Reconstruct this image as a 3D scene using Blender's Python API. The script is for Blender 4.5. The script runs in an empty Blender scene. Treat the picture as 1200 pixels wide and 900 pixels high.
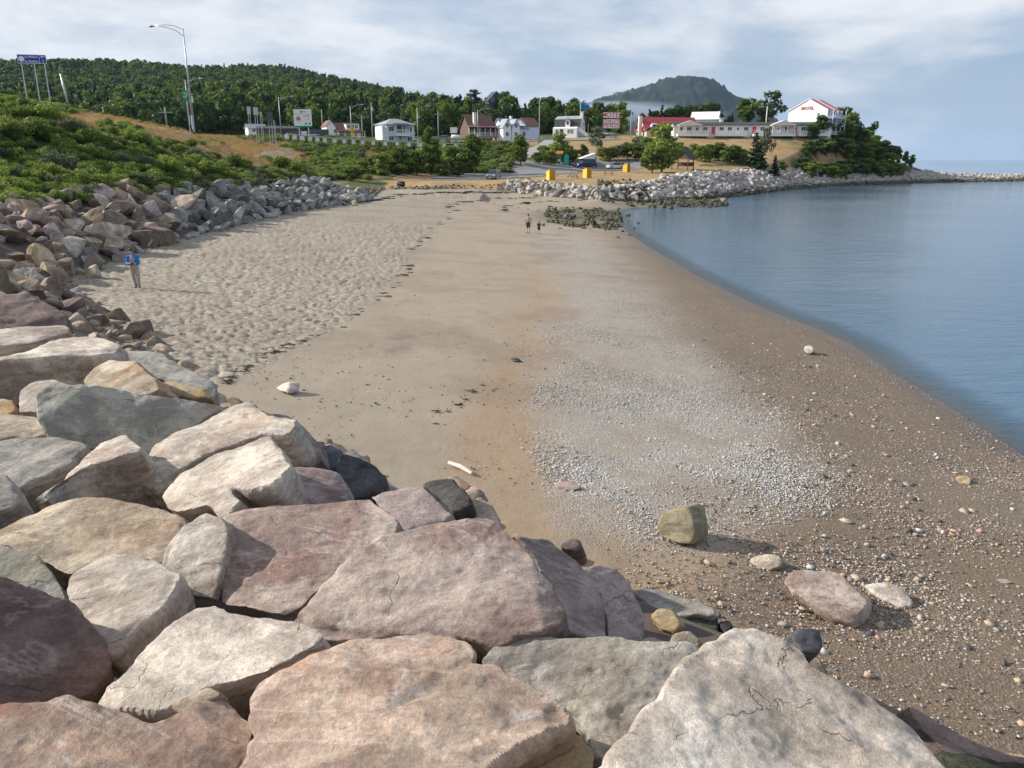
import bpy, bmesh, math, random, time
import numpy as np
from mathutils import Vector, Matrix, Euler
T00=time.time(); HAZE=0.000036
random.seed(7); RNG=np.random.default_rng(7)
S=bpy.context.scene; COL=S.collection
R=math.radians
# ------------------------------------------------------------------ camera
CAM=np.array([0.0,0.0,7.0]); TH=R(15.9); FPX=924.0
cd=bpy.data.cameras.new('camera'); cam=bpy.data.objects.new('camera',cd); COL.objects.link(cam)
cam.location=CAM; cam.rotation_euler=(R(90)-TH,0,0)
cd.sensor_width=36; cd.lens=36*FPX/1200; cd.clip_start=0.05; cd.clip_end=60000
S.camera=cam
S.render.resolution_x=1024; S.render.resolution_y=768
# ------------------------------------------------------------------ view, sun, sky
S.view_settings.view_transform='Standard'; S.view_settings.look='None'
S.view_settings.exposure=0.44; S.view_settings.gamma=1.0
SUN_EL=27.0
sun_dir=Vector((-math.cos(R(SUN_EL))*math.cos(R(12)), math.cos(R(SUN_EL))*math.sin(R(12)), math.sin(R(SUN_EL))))
ld=bpy.data.lights.new('sun','SUN'); ld.energy=5.0; ld.angle=R(0.53); ld.color=(1.0,0.94,0.85)
sun=bpy.data.objects.new('sun',ld); COL.objects.link(sun)
sun.rotation_euler=sun_dir.to_track_quat('Z','Y').to_euler(); sun.location=(0,0,50)

class NT:
    """tiny node builder"""
    def __init__(s,tree): s.t=tree; s.n=tree.nodes; s.l=tree.links
    def new(s,ty,ins=None,**kw):
        n=s.n.new(ty)
        for k,v in kw.items(): setattr(n,k,v)
        if ins:
            for k,v in ins.items(): s.set(n.inputs[k],v)
        return n
    def set(s,inp,v):
        if hasattr(v,'is_output') or isinstance(v,bpy.types.NodeSocket): s.l.new(v,inp)
        elif isinstance(v,(tuple,list)) and inp.type=='RGBA' and len(v)==3: inp.default_value=(*v,1)
        else: inp.default_value=v
    def math(s,op,a,b=0.0,c=0.0,clamp=False):
        n=s.n.new('ShaderNodeMath'); n.operation=op; n.use_clamp=clamp
        s.set(n.inputs[0],a); s.set(n.inputs[1],b); s.set(n.inputs[2],c); return n.outputs[0]
    def noise(s,vec,scale,detail=4,rough=0.55,dist=0.0,out=0):
        n=s.n.new('ShaderNodeTexNoise'); s.set(n.inputs['Vector'],vec); n.inputs['Scale'].default_value=scale
        n.inputs['Detail'].default_value=detail; n.inputs['Roughness'].default_value=rough; n.inputs['Distortion'].default_value=dist
        return n.outputs[out]
    def vor(s,vec,scale,feature='F1',out='Distance',rand=1.0):
        n=s.n.new('ShaderNodeTexVoronoi'); n.feature=feature; s.set(n.inputs['Vector'],vec); n.inputs['Scale'].default_value=scale
        n.inputs['Randomness'].default_value=rand; return n.outputs[out]
    def ss(s,v,a,b,lo=0.0,hi=1.0):
        n=s.n.new('ShaderNodeMapRange'); n.interpolation_type='SMOOTHSTEP'
        s.set(n.inputs[0],v); n.inputs[1].default_value=a; n.inputs[2].default_value=b; n.inputs[3].default_value=lo; n.inputs[4].default_value=hi
        return n.outputs[0]
    def mix(s,f,a,b,mode='MIX'):
        n=s.n.new('ShaderNodeMix'); n.data_type='RGBA'; n.blend_type=mode
        s.set(n.inputs[0],f); s.set(n.inputs[6],a); s.set(n.inputs[7],b); return n.outputs[2]
    def vmul(s,v,m):
        n=s.n.new('ShaderNodeVectorMath'); n.operation='MULTIPLY'; s.set(n.inputs[0],v); s.set(n.inputs[1],m); return n.outputs[0]
    def vadd(s,v,m):
        n=s.n.new('ShaderNodeVectorMath'); n.operation='ADD'; s.set(n.inputs[0],v); s.set(n.inputs[1],m); return n.outputs[0]
    def attr(s,name,out='Fac'):
        n=s.n.new('ShaderNodeAttribute'); n.attribute_name=name; return n.outputs[out]
    def bump(s,h,strength=0.5,dist=0.02,normal=None):
        n=s.n.new('ShaderNodeBump'); s.set(n.inputs['Height'],h); n.inputs['Strength'].default_value=strength; n.inputs['Distance'].default_value=dist
        if normal is not None: s.set(n.inputs['Normal'],normal)
        return n.outputs[0]

W=bpy.data.worlds.new("World"); S.world=W; W.use_nodes=True
w=NT(W.node_tree); w.n.clear()
sky=w.new('ShaderNodeTexSky',sky_type='NISHITA',sun_disc=False,sun_elevation=R(SUN_EL),sun_rotation=math.atan2(sun_dir.x,sun_dir.y),
          altitude=10,air_density=1.0,dust_density=2.0,ozone_density=1.5)
gen=w.new('ShaderNodeTexCoord').outputs['Generated']
sep=w.new('ShaderNodeSeparateXYZ',{0:gen})
zc=w.math('ADD',w.math('MAXIMUM',sep.outputs[2],0.0),0.22)
uv=w.new('ShaderNodeCombineXYZ',{0:w.math('DIVIDE',sep.outputs[0],zc),1:w.math('DIVIDE',sep.outputs[1],zc),2:0.3}).outputs[0]
cn=w.noise(w.vmul(uv,(1,1.0,1.0)),1.3,8,0.55,0.2)
cn2=w.noise(uv,0.5,3,0.5)
cn3=w.noise(uv,3.0,6,0.6,0.2)
side=w.math('MULTIPLY',sep.outputs[0],-0.17)
cov=w.math('ADD',w.math('ADD',w.math('MULTIPLY',cn,0.62),w.math('MULTIPLY',cn2,0.5)),side)
mask=w.ss(cov,0.42,0.66)
horiz=w.ss(sep.outputs[2],0.0,0.12)
shade=w.ss(w.math('ADD',w.math('MULTIPLY',cn,0.5),w.math('MULTIPLY',cn3,0.5)),0.36,0.62)
ccol=w.mix(shade,(4.7,5.3,6.2),(7.6,7.8,8.1))
skyc=w.mix(0.55,sky.outputs[0],(3.5,4.8,6.9))
skyh=w.mix(horiz,(4.0,5.1,6.5),skyc)
fin=w.mix(w.math('MULTIPLY',mask,w.math('ADD',w.math('MULTIPLY',horiz,0.45),0.5)),skyh,ccol)
bg=w.new('ShaderNodeBackground',{0:fin,1:0.088})
wo=w.new('ShaderNodeOutputWorld',{0:bg.outputs[0]})

# ------------------------------------------------------------------ view geometry: a photograph pixel -> a place in the world
def ray(px,py): 
    u=(px-600)/FPX; v=(450-py)/FPX
    return np.array([u, math.cos(TH)+v*math.sin(TH), -math.sin(TH)+v*math.cos(TH)])
def Pd(px,py,d): return CAM+ray(px,py)*d
def PY(px,py,Y): r=ray(px,py); return CAM+r*(Y/r[1])
def PZ(px,py,z): r=ray(px,py); return CAM+r*((z-7)/r[2])
def proj(P):
    P=np.asarray(P,float)-CAM
    f=P[...,1]*math.cos(TH)-P[...,2]*math.sin(TH); u=P[...,1]*math.sin(TH)+P[...,2]*math.cos(TH)
    f=np.where(f<0.05,0.05,f)
    return 600+FPX*P[...,0]/f, 450-FPX*u/f, f
# ------------------------------------------------------------------ numpy noise
def vnoise(p,seed=0):
    p=np.asarray(p,np.float64); i=np.floor(p).astype(np.int64); f=p-i; f=f*f*(3-2*f)
    out=0
    for dx in (0,1):
        for dy in (0,1):
            for dz in (0,1):
                h=((i[:,0]+dx)*73856093)^((i[:,1]+dy)*19349663)^((i[:,2]+dz)*83492791)^(seed*2654435761)
                h=h&0xffffffff; h=((h^(h>>15))*2246822519)&0xffffffff; h=((h^(h>>13))*3266489917)&0xffffffff; h=h^(h>>16)
                v=h/4294967295.0
                wx=f[:,0] if dx else 1-f[:,0]; wy=f[:,1] if dy else 1-f[:,1]; wz=f[:,2] if dz else 1-f[:,2]
                out=out+v*wx*wy*wz
    return out*2-1
def fbm(p,oct=4,seed=0,g=0.5):
    p=np.asarray(p,float); a=1;o=0;t=0
    for k in range(oct): o=o+a*vnoise(p*2**k+k*17.3,seed+k); t+=a; a*=g
    return o/t
def sstep(x,a,b):
    t=np.clip((x-a)/(b-a),0,1); return t*t*(3-2*t)
# ------------------------------------------------------------------ mesh helpers
def mesh_np(name,V,F,mat=None,smooth=False,attrs=None):
    V=np.asarray(V,np.float32); F=np.asarray(F,np.int32)
    me=bpy.data.meshes.new(name); me.vertices.add(len(V)); me.vertices.foreach_set('co',V.ravel())
    k=F.shape[1]; me.loops.add(F.size); me.loops.foreach_set('vertex_index',F.ravel())
    me.polygons.add(len(F)); me.polygons.foreach_set('loop_start',np.arange(0,F.size,k,dtype=np.int32))
    if smooth: me.polygons.foreach_set('use_smooth',np.ones(len(F),bool))
    if attrs:
        for an,(dom,val) in attrs.items():
            a=me.attributes.new(an,'FLOAT',dom); a.data.foreach_set('value',np.asarray(val,np.float32))
    me.update(calc_edges=True)
    if mat: me.materials.append(mat)
    return me
def link(name,me,parent=None,loc=None,rot=None,scale=None):
    o=bpy.data.objects.new(name,me); COL.objects.link(o)
    if parent: o.parent=parent
    if loc is not None: o.location=loc
    if rot is not None: o.rotation_euler=rot
    if scale is not None: o.scale=scale
    return o
def tag(o,label=None,cat=None,group=None,kind=None):
    if label: o['label']=label
    if cat: o['category']=cat
    if group: o['group']=group
    if kind: o['kind']=kind
    return o
def thing(name,label,cat,loc,rz=0.0,group=None):
    o=bpy.data.objects.new(name,None); COL.objects.link(o); o.location=loc; o.rotation_euler=(0,0,rz); o.empty_display_size=0.3
    return tag(o,label,cat,group)
def copy_tree(o,parent=None):
    c=o.copy(); COL.objects.link(c)
    if parent: c.parent=parent
    for ch in o.children: copy_tree(ch,c)
    return c
class MB:
    def __init__(s): s.v=[]; s.f=[]
    def poly(s,pts): 
        b=len(s.v); s.v+= [tuple(p) for p in pts]; s.f.append(tuple(range(b,b+len(pts)))); return s
    def hexa(s,p):      # 8 points: bottom 4 ccw, top 4 ccw
        b=len(s.v); s.v+=[tuple(q) for q in p]
        for q in ((3,2,1,0),(4,5,6,7),(0,1,5,4),(1,2,6,5),(2,3,7,6),(3,0,4,7)): s.f.append(tuple(b+i for i in q))
        return s
    def box(s,x0,x1,y0,y1,z0,z1):
        return s.hexa([(x0,y0,z0),(x1,y0,z0),(x1,y1,z0),(x0,y1,z0),(x0,y0,z1),(x1,y0,z1),(x1,y1,z1),(x0,y1,z1)])
    def prism(s,prof,a,b,axis='x'):   # profile in the plane across the axis, extruded a..b
        n=len(prof); k=len(s.v)
        for t in (a,b):
            for (u,v) in prof: s.v.append((t,u,v) if axis=='x' else (u,t,v))
        s.f.append(tuple(k+i for i in range(n))[::-1]); s.f.append(tuple(k+n+i for i in range(n)))
        for i in range(n): j=(i+1)%n; s.f.append((k+i,k+j,k+n+j,k+n+i))
        return s
    def tube(s,pts,rad,n=8,cap=True):
        pts=[Vector(p) for p in pts]
        if not hasattr(rad,'__len__'): rad=[rad]*len(pts)
        k=len(s.v); up=Vector((0,0,1))
        for i,p in enumerate(pts):
            d=(pts[min(i+1,len(pts)-1)]-pts[max(i-1,0)]); d.normalize() if d.length>0 else None
            a=d.cross(up); 
            if a.length<0.05: a=d.cross(Vector((0,1,0)))
            a.normalize(); b=d.cross(a)
            for j in range(n):
                t=2*math.pi*j/n; q=p+(a*math.cos(t)+b*math.sin(t))*rad[i]; s.v.append(tuple(q))
        for i in range(len(pts)-1):
            for j in range(n): j2=(j+1)%n; s.f.append((k+i*n+j,k+i*n+j2,k+(i+1)*n+j2,k+(i+1)*n+j))
        if cap:
            s.f.append(tuple(k+j for j in range(n))[::-1]); e=k+(len(pts)-1)*n; s.f.append(tuple(e+j for j in range(n)))
        return s
    def ell(s,c,r,nu=12,nv=8):
        k=len(s.v)
        for i in range(1,nv):
            ph=math.pi*i/nv
            for j in range(nu):
                t=2*math.pi*j/nu; s.v.append((c[0]+r[0]*math.sin(ph)*math.cos(t),c[1]+r[1]*math.sin(ph)*math.sin(t),c[2]+r[2]*math.cos(ph)))
        a=len(s.v); s.v.append((c[0],c[1],c[2]+r[2])); s.v.append((c[0],c[1],c[2]-r[2]))
        for j in range(nu):
            j2=(j+1)%nu; s.f.append((a,k+j,k+j2)); e=k+(nv-2)*nu; s.f.append((a+1,e+j2,e+j))
            for i in range(nv-2): s.f.append((k+i*nu+j,k+(i+1)*nu+j,k+(i+1)*nu+j2,k+i*nu+j2))
        return s
    def mesh(s,name,mat,smooth=False):
        me=bpy.data.meshes.new(name); me.from_pydata(s.v,[],s.f); me.update()
        if smooth: me.polygons.foreach_set('use_smooth',np.ones(len(me.polygons),bool))
        bm=bmesh.new(); bm.from_mesh(me); bmesh.ops.recalc_face_normals(bm,faces=bm.faces); bm.to_mesh(me); bm.free()
        me.materials.append(mat); return me
    def build(s,name,mat,parent=None,smooth=False,loc=None,rot=None):
        return link(name,s.mesh(name,mat,smooth),parent,loc,rot)
# ------------------------------------------------------------------ materials
def newmat(name):
    m=bpy.data.materials.new(name); m.use_nodes=True; t=NT(m.node_tree); b=t.n['Principled BSDF']; return m,t,b
def plain(name,col,rough=0.6,metal=0.0,var=0.12,scale=3.0,bump=0.0):
    m,t,b=newmat(name); tc=t.new('ShaderNodeTexCoord').outputs['Object']
    n=t.noise(tc,scale,5,0.6); c=t.mix(1.0,(*col,1),t.mix(n,(1-var*1.5,)*3+(1,),(1+var*1.5,)*3+(1,)),'MULTIPLY')
    t.set(b.inputs['Base Color'],c); b.inputs['Roughness'].default_value=rough; b.inputs['Metallic'].default_value=metal
    if bump: t.set(b.inputs['Normal'],t.bump(t.noise(tc,scale*6,4),bump,0.02))
    return m
def rockmat(name,ca,cb,cc,pat=0.5,vein=0.35,dark=0.3,sc=1.0,algae=False,oscale=1.0,rvr=(.3,.9)):
    m,t,b=newmat(name); tc=t.new('ShaderNodeTexCoord').outputs['Object']; oi=t.new('ShaderNodeObjectInfo')
    off=t.vmul(t.new('ShaderNodeCombineXYZ',{0:oi.outputs['Random'],1:oi.outputs['Random'],2:oi.outputs['Random']}).outputs[0],(37.,91.,53.))
    p=t.vadd(t.vmul(tc,(sc,sc,sc)),off)
    st=t.vmul(p,(0.9,2.6,7.0))
    n1=t.noise(p,1.6,7,0.62,0.6); n2=t.noise(st,0.9,6,0.6,0.9); n3=t.noise(p,0.9,4,0.55,0.8)
    col=t.mix(t.ss(t.math('ADD',t.math('MULTIPLY',n1,.6),t.math('MULTIPLY',t.noise(t.vmul(p,(1,2.2,1.5)),9,8,0.75,0.5),.4)),0.40,0.58),ca,cb)
    col=t.mix(t.math('MULTIPLY',t.ss(n3,0.50,0.66),pat),col,cc)
    col=t.mix(t.math('MULTIPLY',t.ss(n2,0.55,0.75),0.45),col,tuple(0.62*x for x in cb))
    wz=t.ss(t.noise(t.vmul(p,(1,1.5,1)),1.7,7,0.7,0.4),0.42,0.60); col=t.mix(1.0,col,t.mix(wz,(0.70,0.685,0.68,1),(1.14,1.14,1.13,1)),'MULTIPLY')
    # pale mineral veins
    nv=t.noise(st,0.55,5,0.6,1.6); v=t.ss(t.math('ABSOLUTE',t.math('SUBTRACT',nv,0.5)),0.0,0.022,1,0)
    pale=t.noise(p,1.1,3,0.5); v=t.math('MULTIPLY',v,t.ss(pale,0.42,0.62))
    col=t.mix(t.math('MULTIPLY',v,vein*.55),col,(0.78,0.74,0.69))
    wp=t.ss(t.noise(t.vmul(p,(1,1.9,1)),3.0,9,0.76,0.6),0.57,0.68); col=t.mix(t.math('MULTIPLY',wp,vein),col,(0.72,0.69,0.66))
    # dark lichen and dirt, cracks
    dk=t.ss(t.noise(p,6.0,9,0.80),0.55,0.70); col=t.mix(t.math('MULTIPLY',dk,dark),col,(0.10,0.085,0.08))
    wv=t.vadd(t.vmul(p,(1,1.6,1.3)),t.vmul(t.noise(p,1.3,6,0.7,0,1),(0.30,0.30,0.30)))
    cr=t.ss(t.vor(wv,1.5,'DISTANCE_TO_EDGE'),0.0,0.007,1,0); cr=t.math('MULTIPLY',cr,t.ss(t.noise(p,3.1,4),0.52,0.62))
    col=t.mix(t.math('MULTIPLY',cr,0.35),col,(0.06,0.045,0.04))
    g=t.noise(p,48,5,0.8); col=t.mix(1.0,col,t.mix(g,(0.35,0.34,0.33,1),(1.62,1.63,1.64,1)),'MULTIPLY')
    rv=t.math('ADD',t.math('MULTIPLY',oi.outputs['Random'],rvr[0]),rvr[1])
    col=t.mix(1.0,col,t.new('ShaderNodeCombineXYZ',{0:rv,1:rv,2:rv}).outputs[0],'MULTIPLY')
    if algae:
        z=t.new('ShaderNodeSeparateXYZ',{0:t.new('ShaderNodeNewGeometry').outputs['Position']}).outputs[2]
        z=t.math('ADD',z,t.math('MULTIPLY',t.math('SUBTRACT',n1,0.5),1.2))
        col=t.mix(t.ss(z,0.55,1.35,0.9,0),col,(0.045,0.05,0.025))
    t.set(b.inputs['Base Color'],col); b.inputs['Roughness'].default_value=0.86
    b.inputs['Specular IOR Level'].default_value=0.3
    h=t.math('ADD',t.math('MULTIPLY',t.noise(t.vmul(p,(.9,2.2,4.)),2.4,9,0.74,0.5),1.3),t.math('MULTIPLY',t.noise(p,7,10,0.74),1.0))
    h=t.math('SUBTRACT',h,t.math('MULTIPLY',cr,0.5)); h=t.math('ADD',h,t.math('MULTIPLY',g,0.22))
    t.set(b.inputs['Normal'],t.bump(h,0.85,0.045/sc*oscale))
    return m
def leafmat(name,c1,c2,trans=0.25):
    m,t,b=newmat(name); a=t.attr('tint'); oi=t.new('ShaderNodeObjectInfo').outputs['Random']
    f=t.math('ADD',t.math('MULTIPLY',a,0.75),t.math('MULTIPLY',oi,0.25))
    col=t.mix(f,c1,c2); t.set(b.inputs['Base Color'],col); b.inputs['Roughness'].default_value=0.6
    b.inputs['Specular IOR Level'].default_value=0.25
    tr=t.new('ShaderNodeBsdfTranslucent'); t.set(tr.inputs[0],t.mix(0.5,col,(c2[0]*1.3,c2[1]*1.3,c2[2]*0.7)))
    mx=t.new('ShaderNodeMixShader',{0:trans,1:b.outputs[0],2:tr.outputs[0]})
    t.l.new(mx.outputs[0],t.n['Material Output'].inputs[0]); return m
M={}
M['white']=plain('white_paint',(0.78,0.78,0.77),0.5,0,0.05)
M['offwhite']=plain('offwhite_siding',(0.66,0.64,0.58),0.6,0,0.06)
M['bluewhite']=plain('pale_blue_siding_and_shade',(0.62,0.66,0.74),0.6,0,0.05)
M['glass']=plain('window_glass',(0.035,0.045,0.055),0.08,0,0.1)
M['red']=plain('red_paint',(0.55,0.03,0.05),0.45,0,0.08)
M['redroof']=plain('red_shingles',(0.36,0.05,0.06),0.8,0,0.2,1.0)
M['brightred']=plain('bright_red_metal_roof',(0.70,0.05,0.07),0.4,0,0.05)
M['brownroof']=plain('brown_shingles',(0.16,0.085,0.07),0.85,0,0.2,1.0)
M['darkroof']=plain('dark_grey_shingles',(0.045,0.045,0.05),0.8,0,0.2,1.0)
M['greyroof']=plain('grey_shingles',(0.30,0.32,0.35),0.8,0,0.15,1.0)
M['beige']=plain('beige_siding',(0.52,0.46,0.37),0.7,0,0.08)
M['brown']=plain('brown_wood',(0.12,0.075,0.05),0.8,0,0.2)
M['wood']=plain('weathered_wood',(0.30,0.25,0.20),0.85,0,0.2)
M['orange']=plain('orange_wood_roof',(0.50,0.22,0.07),0.7,0,0.15)
M['yellow']=plain('yellow_paint',(0.80,0.50,0.03),0.5,0,0.06)
M['ochre']=plain('ochre_panel',(0.50,0.25,0.03),0.6,0,0.08)
M['teal']=plain('teal_plastic',(0.02,0.42,0.40),0.45,0,0.05)
M['galv']=plain('galvanised_steel',(0.50,0.51,0.52),0.45,0.3,0.08)
M['greypole']=plain('grey_weathered_pole',(0.36,0.34,0.31),0.8,0,0.15)
M['black']=plain('black_rubber',(0.02,0.02,0.022),0.7,0,0.1)
M['darkgrey']=plain('dark_grey_panel',(0.07,0.075,0.085),0.6,0,0.1)
M['green']=plain('sign_green',(0.0,0.27,0.15),0.5,0,0.03)
M['blue']=plain('sign_blue',(0.01,0.05,0.38),0.5,0,0.03)
M['flagblue']=plain('flag_blue',(0.01,0.14,0.50),0.7,0,0.08)
M['silver']=plain('silver_car_paint',(0.26,0.28,0.31),0.25,0.5,0.04)
M['navy']=plain('navy_car_paint',(0.015,0.03,0.11),0.25,0.1,0.04)
M['carwhite']=plain('white_car_paint',(0.72,0.72,0.72),0.25,0,0.03)
M['maroonpaint']=plain('maroon_paint',(0.10,0.02,0.02),0.35,0,0.05)
M['concrete']=plain('pale_concrete',(0.50,0.48,0.44),0.85,0,0.15)
M['bark']=plain('grey_brown_bark',(0.10,0.08,0.065),0.9,0,0.25,6,0.4)
M['birch']=plain('pale_birch_bark',(0.50,0.47,0.42),0.85,0,0.3,6)
M['skin']=plain('skin',(0.50,0.29,0.21),0.6,0,0.05)
M['jacket']=plain('blue_jacket_fabric',(0.005,0.19,0.52),0.8,0,0.10,12,0.2)
M['pants']=plain('grey_trouser_fabric',(0.38,0.34,0.30),0.9,0,0.08,12,0.2)
M['scarf']=plain('patterned_top_fabric',(0.42,0.24,0.24),0.9,0,0.8,30)
M['hair']=plain('dark_brown_hair',(0.05,0.025,0.02),0.7,0,0.2,20)
M['shoe']=plain('brown_shoe_leather',(0.10,0.06,0.045),0.6,0,0.1)
M['pinkshirt']=plain('pale_pink_grey_shirt',(0.42,0.36,0.38),0.9,0,0.06)
M['darkcloth']=plain('dark_olive_cloth',(0.05,0.045,0.035),0.9,0,0.1)
M['denim']=plain('blue_grey_cloth',(0.16,0.20,0.28),0.9,0,0.1)
L_mid=leafmat('green_leaves',(0.03,0.065,0.014),(0.17,0.23,0.045),0.32)
L_bri=leafmat('bright_green_leaves',(0.055,0.10,0.02),(0.26,0.33,0.075),0.34)
L_for=leafmat('forest_leaves',(0.020,0.046,0.018),(0.085,0.145,0.042))
L_con=leafmat('dark_conifer_needles',(0.010,0.026,0.013),(0.035,0.07,0.03),0.1)
L_dry=leafmat('dry_golden_grass',(0.22,0.13,0.05),(0.46,0.32,0.15),0.3)
L_gry=leafmat('grey_green_leaves',(0.06,0.075,0.045),(0.17,0.20,0.12),0.2)
# rock families
RK={}
RK['pink']=rockmat('pink_gneiss',(0.38,0.275,0.235),(0.56,0.45,0.385),(0.43,0.24,0.19),0.6,0.6,0.35)
RK['red']=rockmat('red_streaked_gneiss',(0.38,0.26,0.20),(0.56,0.44,0.34),(0.43,0.155,0.085),0.85,0.5,0.35)
RK['cream']=rockmat('cream_granite',(0.43,0.355,0.29),(0.64,0.56,0.475),(0.42,0.29,0.225),0.55,0.5,0.32)
RK['tan']=rockmat('tan_gneiss',(0.36,0.285,0.215),(0.56,0.47,0.36),(0.46,0.28,0.14),0.6,0.5,0.4)
RK['grey']=rockmat('grey_gneiss',(0.27,0.25,0.225),(0.39,0.36,0.32),(0.30,0.28,0.20),0.5,0.45,0.25)
RK['green']=rockmat('grey_green_gneiss',(0.30,0.29,0.24),(0.38,0.36,0.31),(0.44,0.40,0.26),0.5,0.25,0.22)
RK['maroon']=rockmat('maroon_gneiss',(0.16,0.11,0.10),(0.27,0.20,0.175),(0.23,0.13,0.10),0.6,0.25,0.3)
RK['purple']=rockmat('purple_pink_gneiss',(0.33,0.25,0.23),(0.46,0.37,0.34),(0.27,0.185,0.18),0.6,0.45,0.25)
RK['speck']=rockmat('speckled_granite',(0.36,0.32,0.28),(0.50,0.46,0.40),(0.52,0.45,0.34),0.5,0.5,0.75)
RK['white']=rockmat('whitish_granite',(0.47,0.40,0.33),(0.68,0.61,0.53),(0.47,0.34,0.25),0.55,0.6,0.28)
RK['ochre']=rockmat('ochre_stained_rock',(0.42,0.33,0.22),(0.52,0.40,0.24),(0.50,0.30,0.10),0.6,0.3,0.3)
RK['olive']=rockmat('olive_brown_rock',(0.23,0.20,0.13),(0.36,0.32,0.22),(0.30,0.20,0.10),0.5,0.3,0.4)
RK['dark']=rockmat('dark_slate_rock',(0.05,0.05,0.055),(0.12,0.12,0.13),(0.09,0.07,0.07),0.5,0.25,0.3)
RK['r_brown']=rockmat('brown_riprap',(0.20,0.15,0.115),(0.32,0.25,0.19),(0.42,0.31,0.19),0.6,0.35,0.35,rvr=(.8,.55))
RK['r_grey']=rockmat('grey_riprap',(0.165,0.16,0.15),(0.27,0.26,0.24),(0.44,0.415,0.375),0.5,0.45,0.35,rvr=(1.0,.45))
RK['r_far']=rockmat('pale_riprap',(0.46,0.42,0.38),(0.60,0.56,0.51),(0.40,0.32,0.27),0.5,0.4,0.25,1.0,True,rvr=(.6,.55))
RK['algae']=rockmat('weed_covered_rock',(0.055,0.06,0.03),(0.13,0.125,0.08),(0.035,0.035,0.02),0.6,0.1,0.4)
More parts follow.
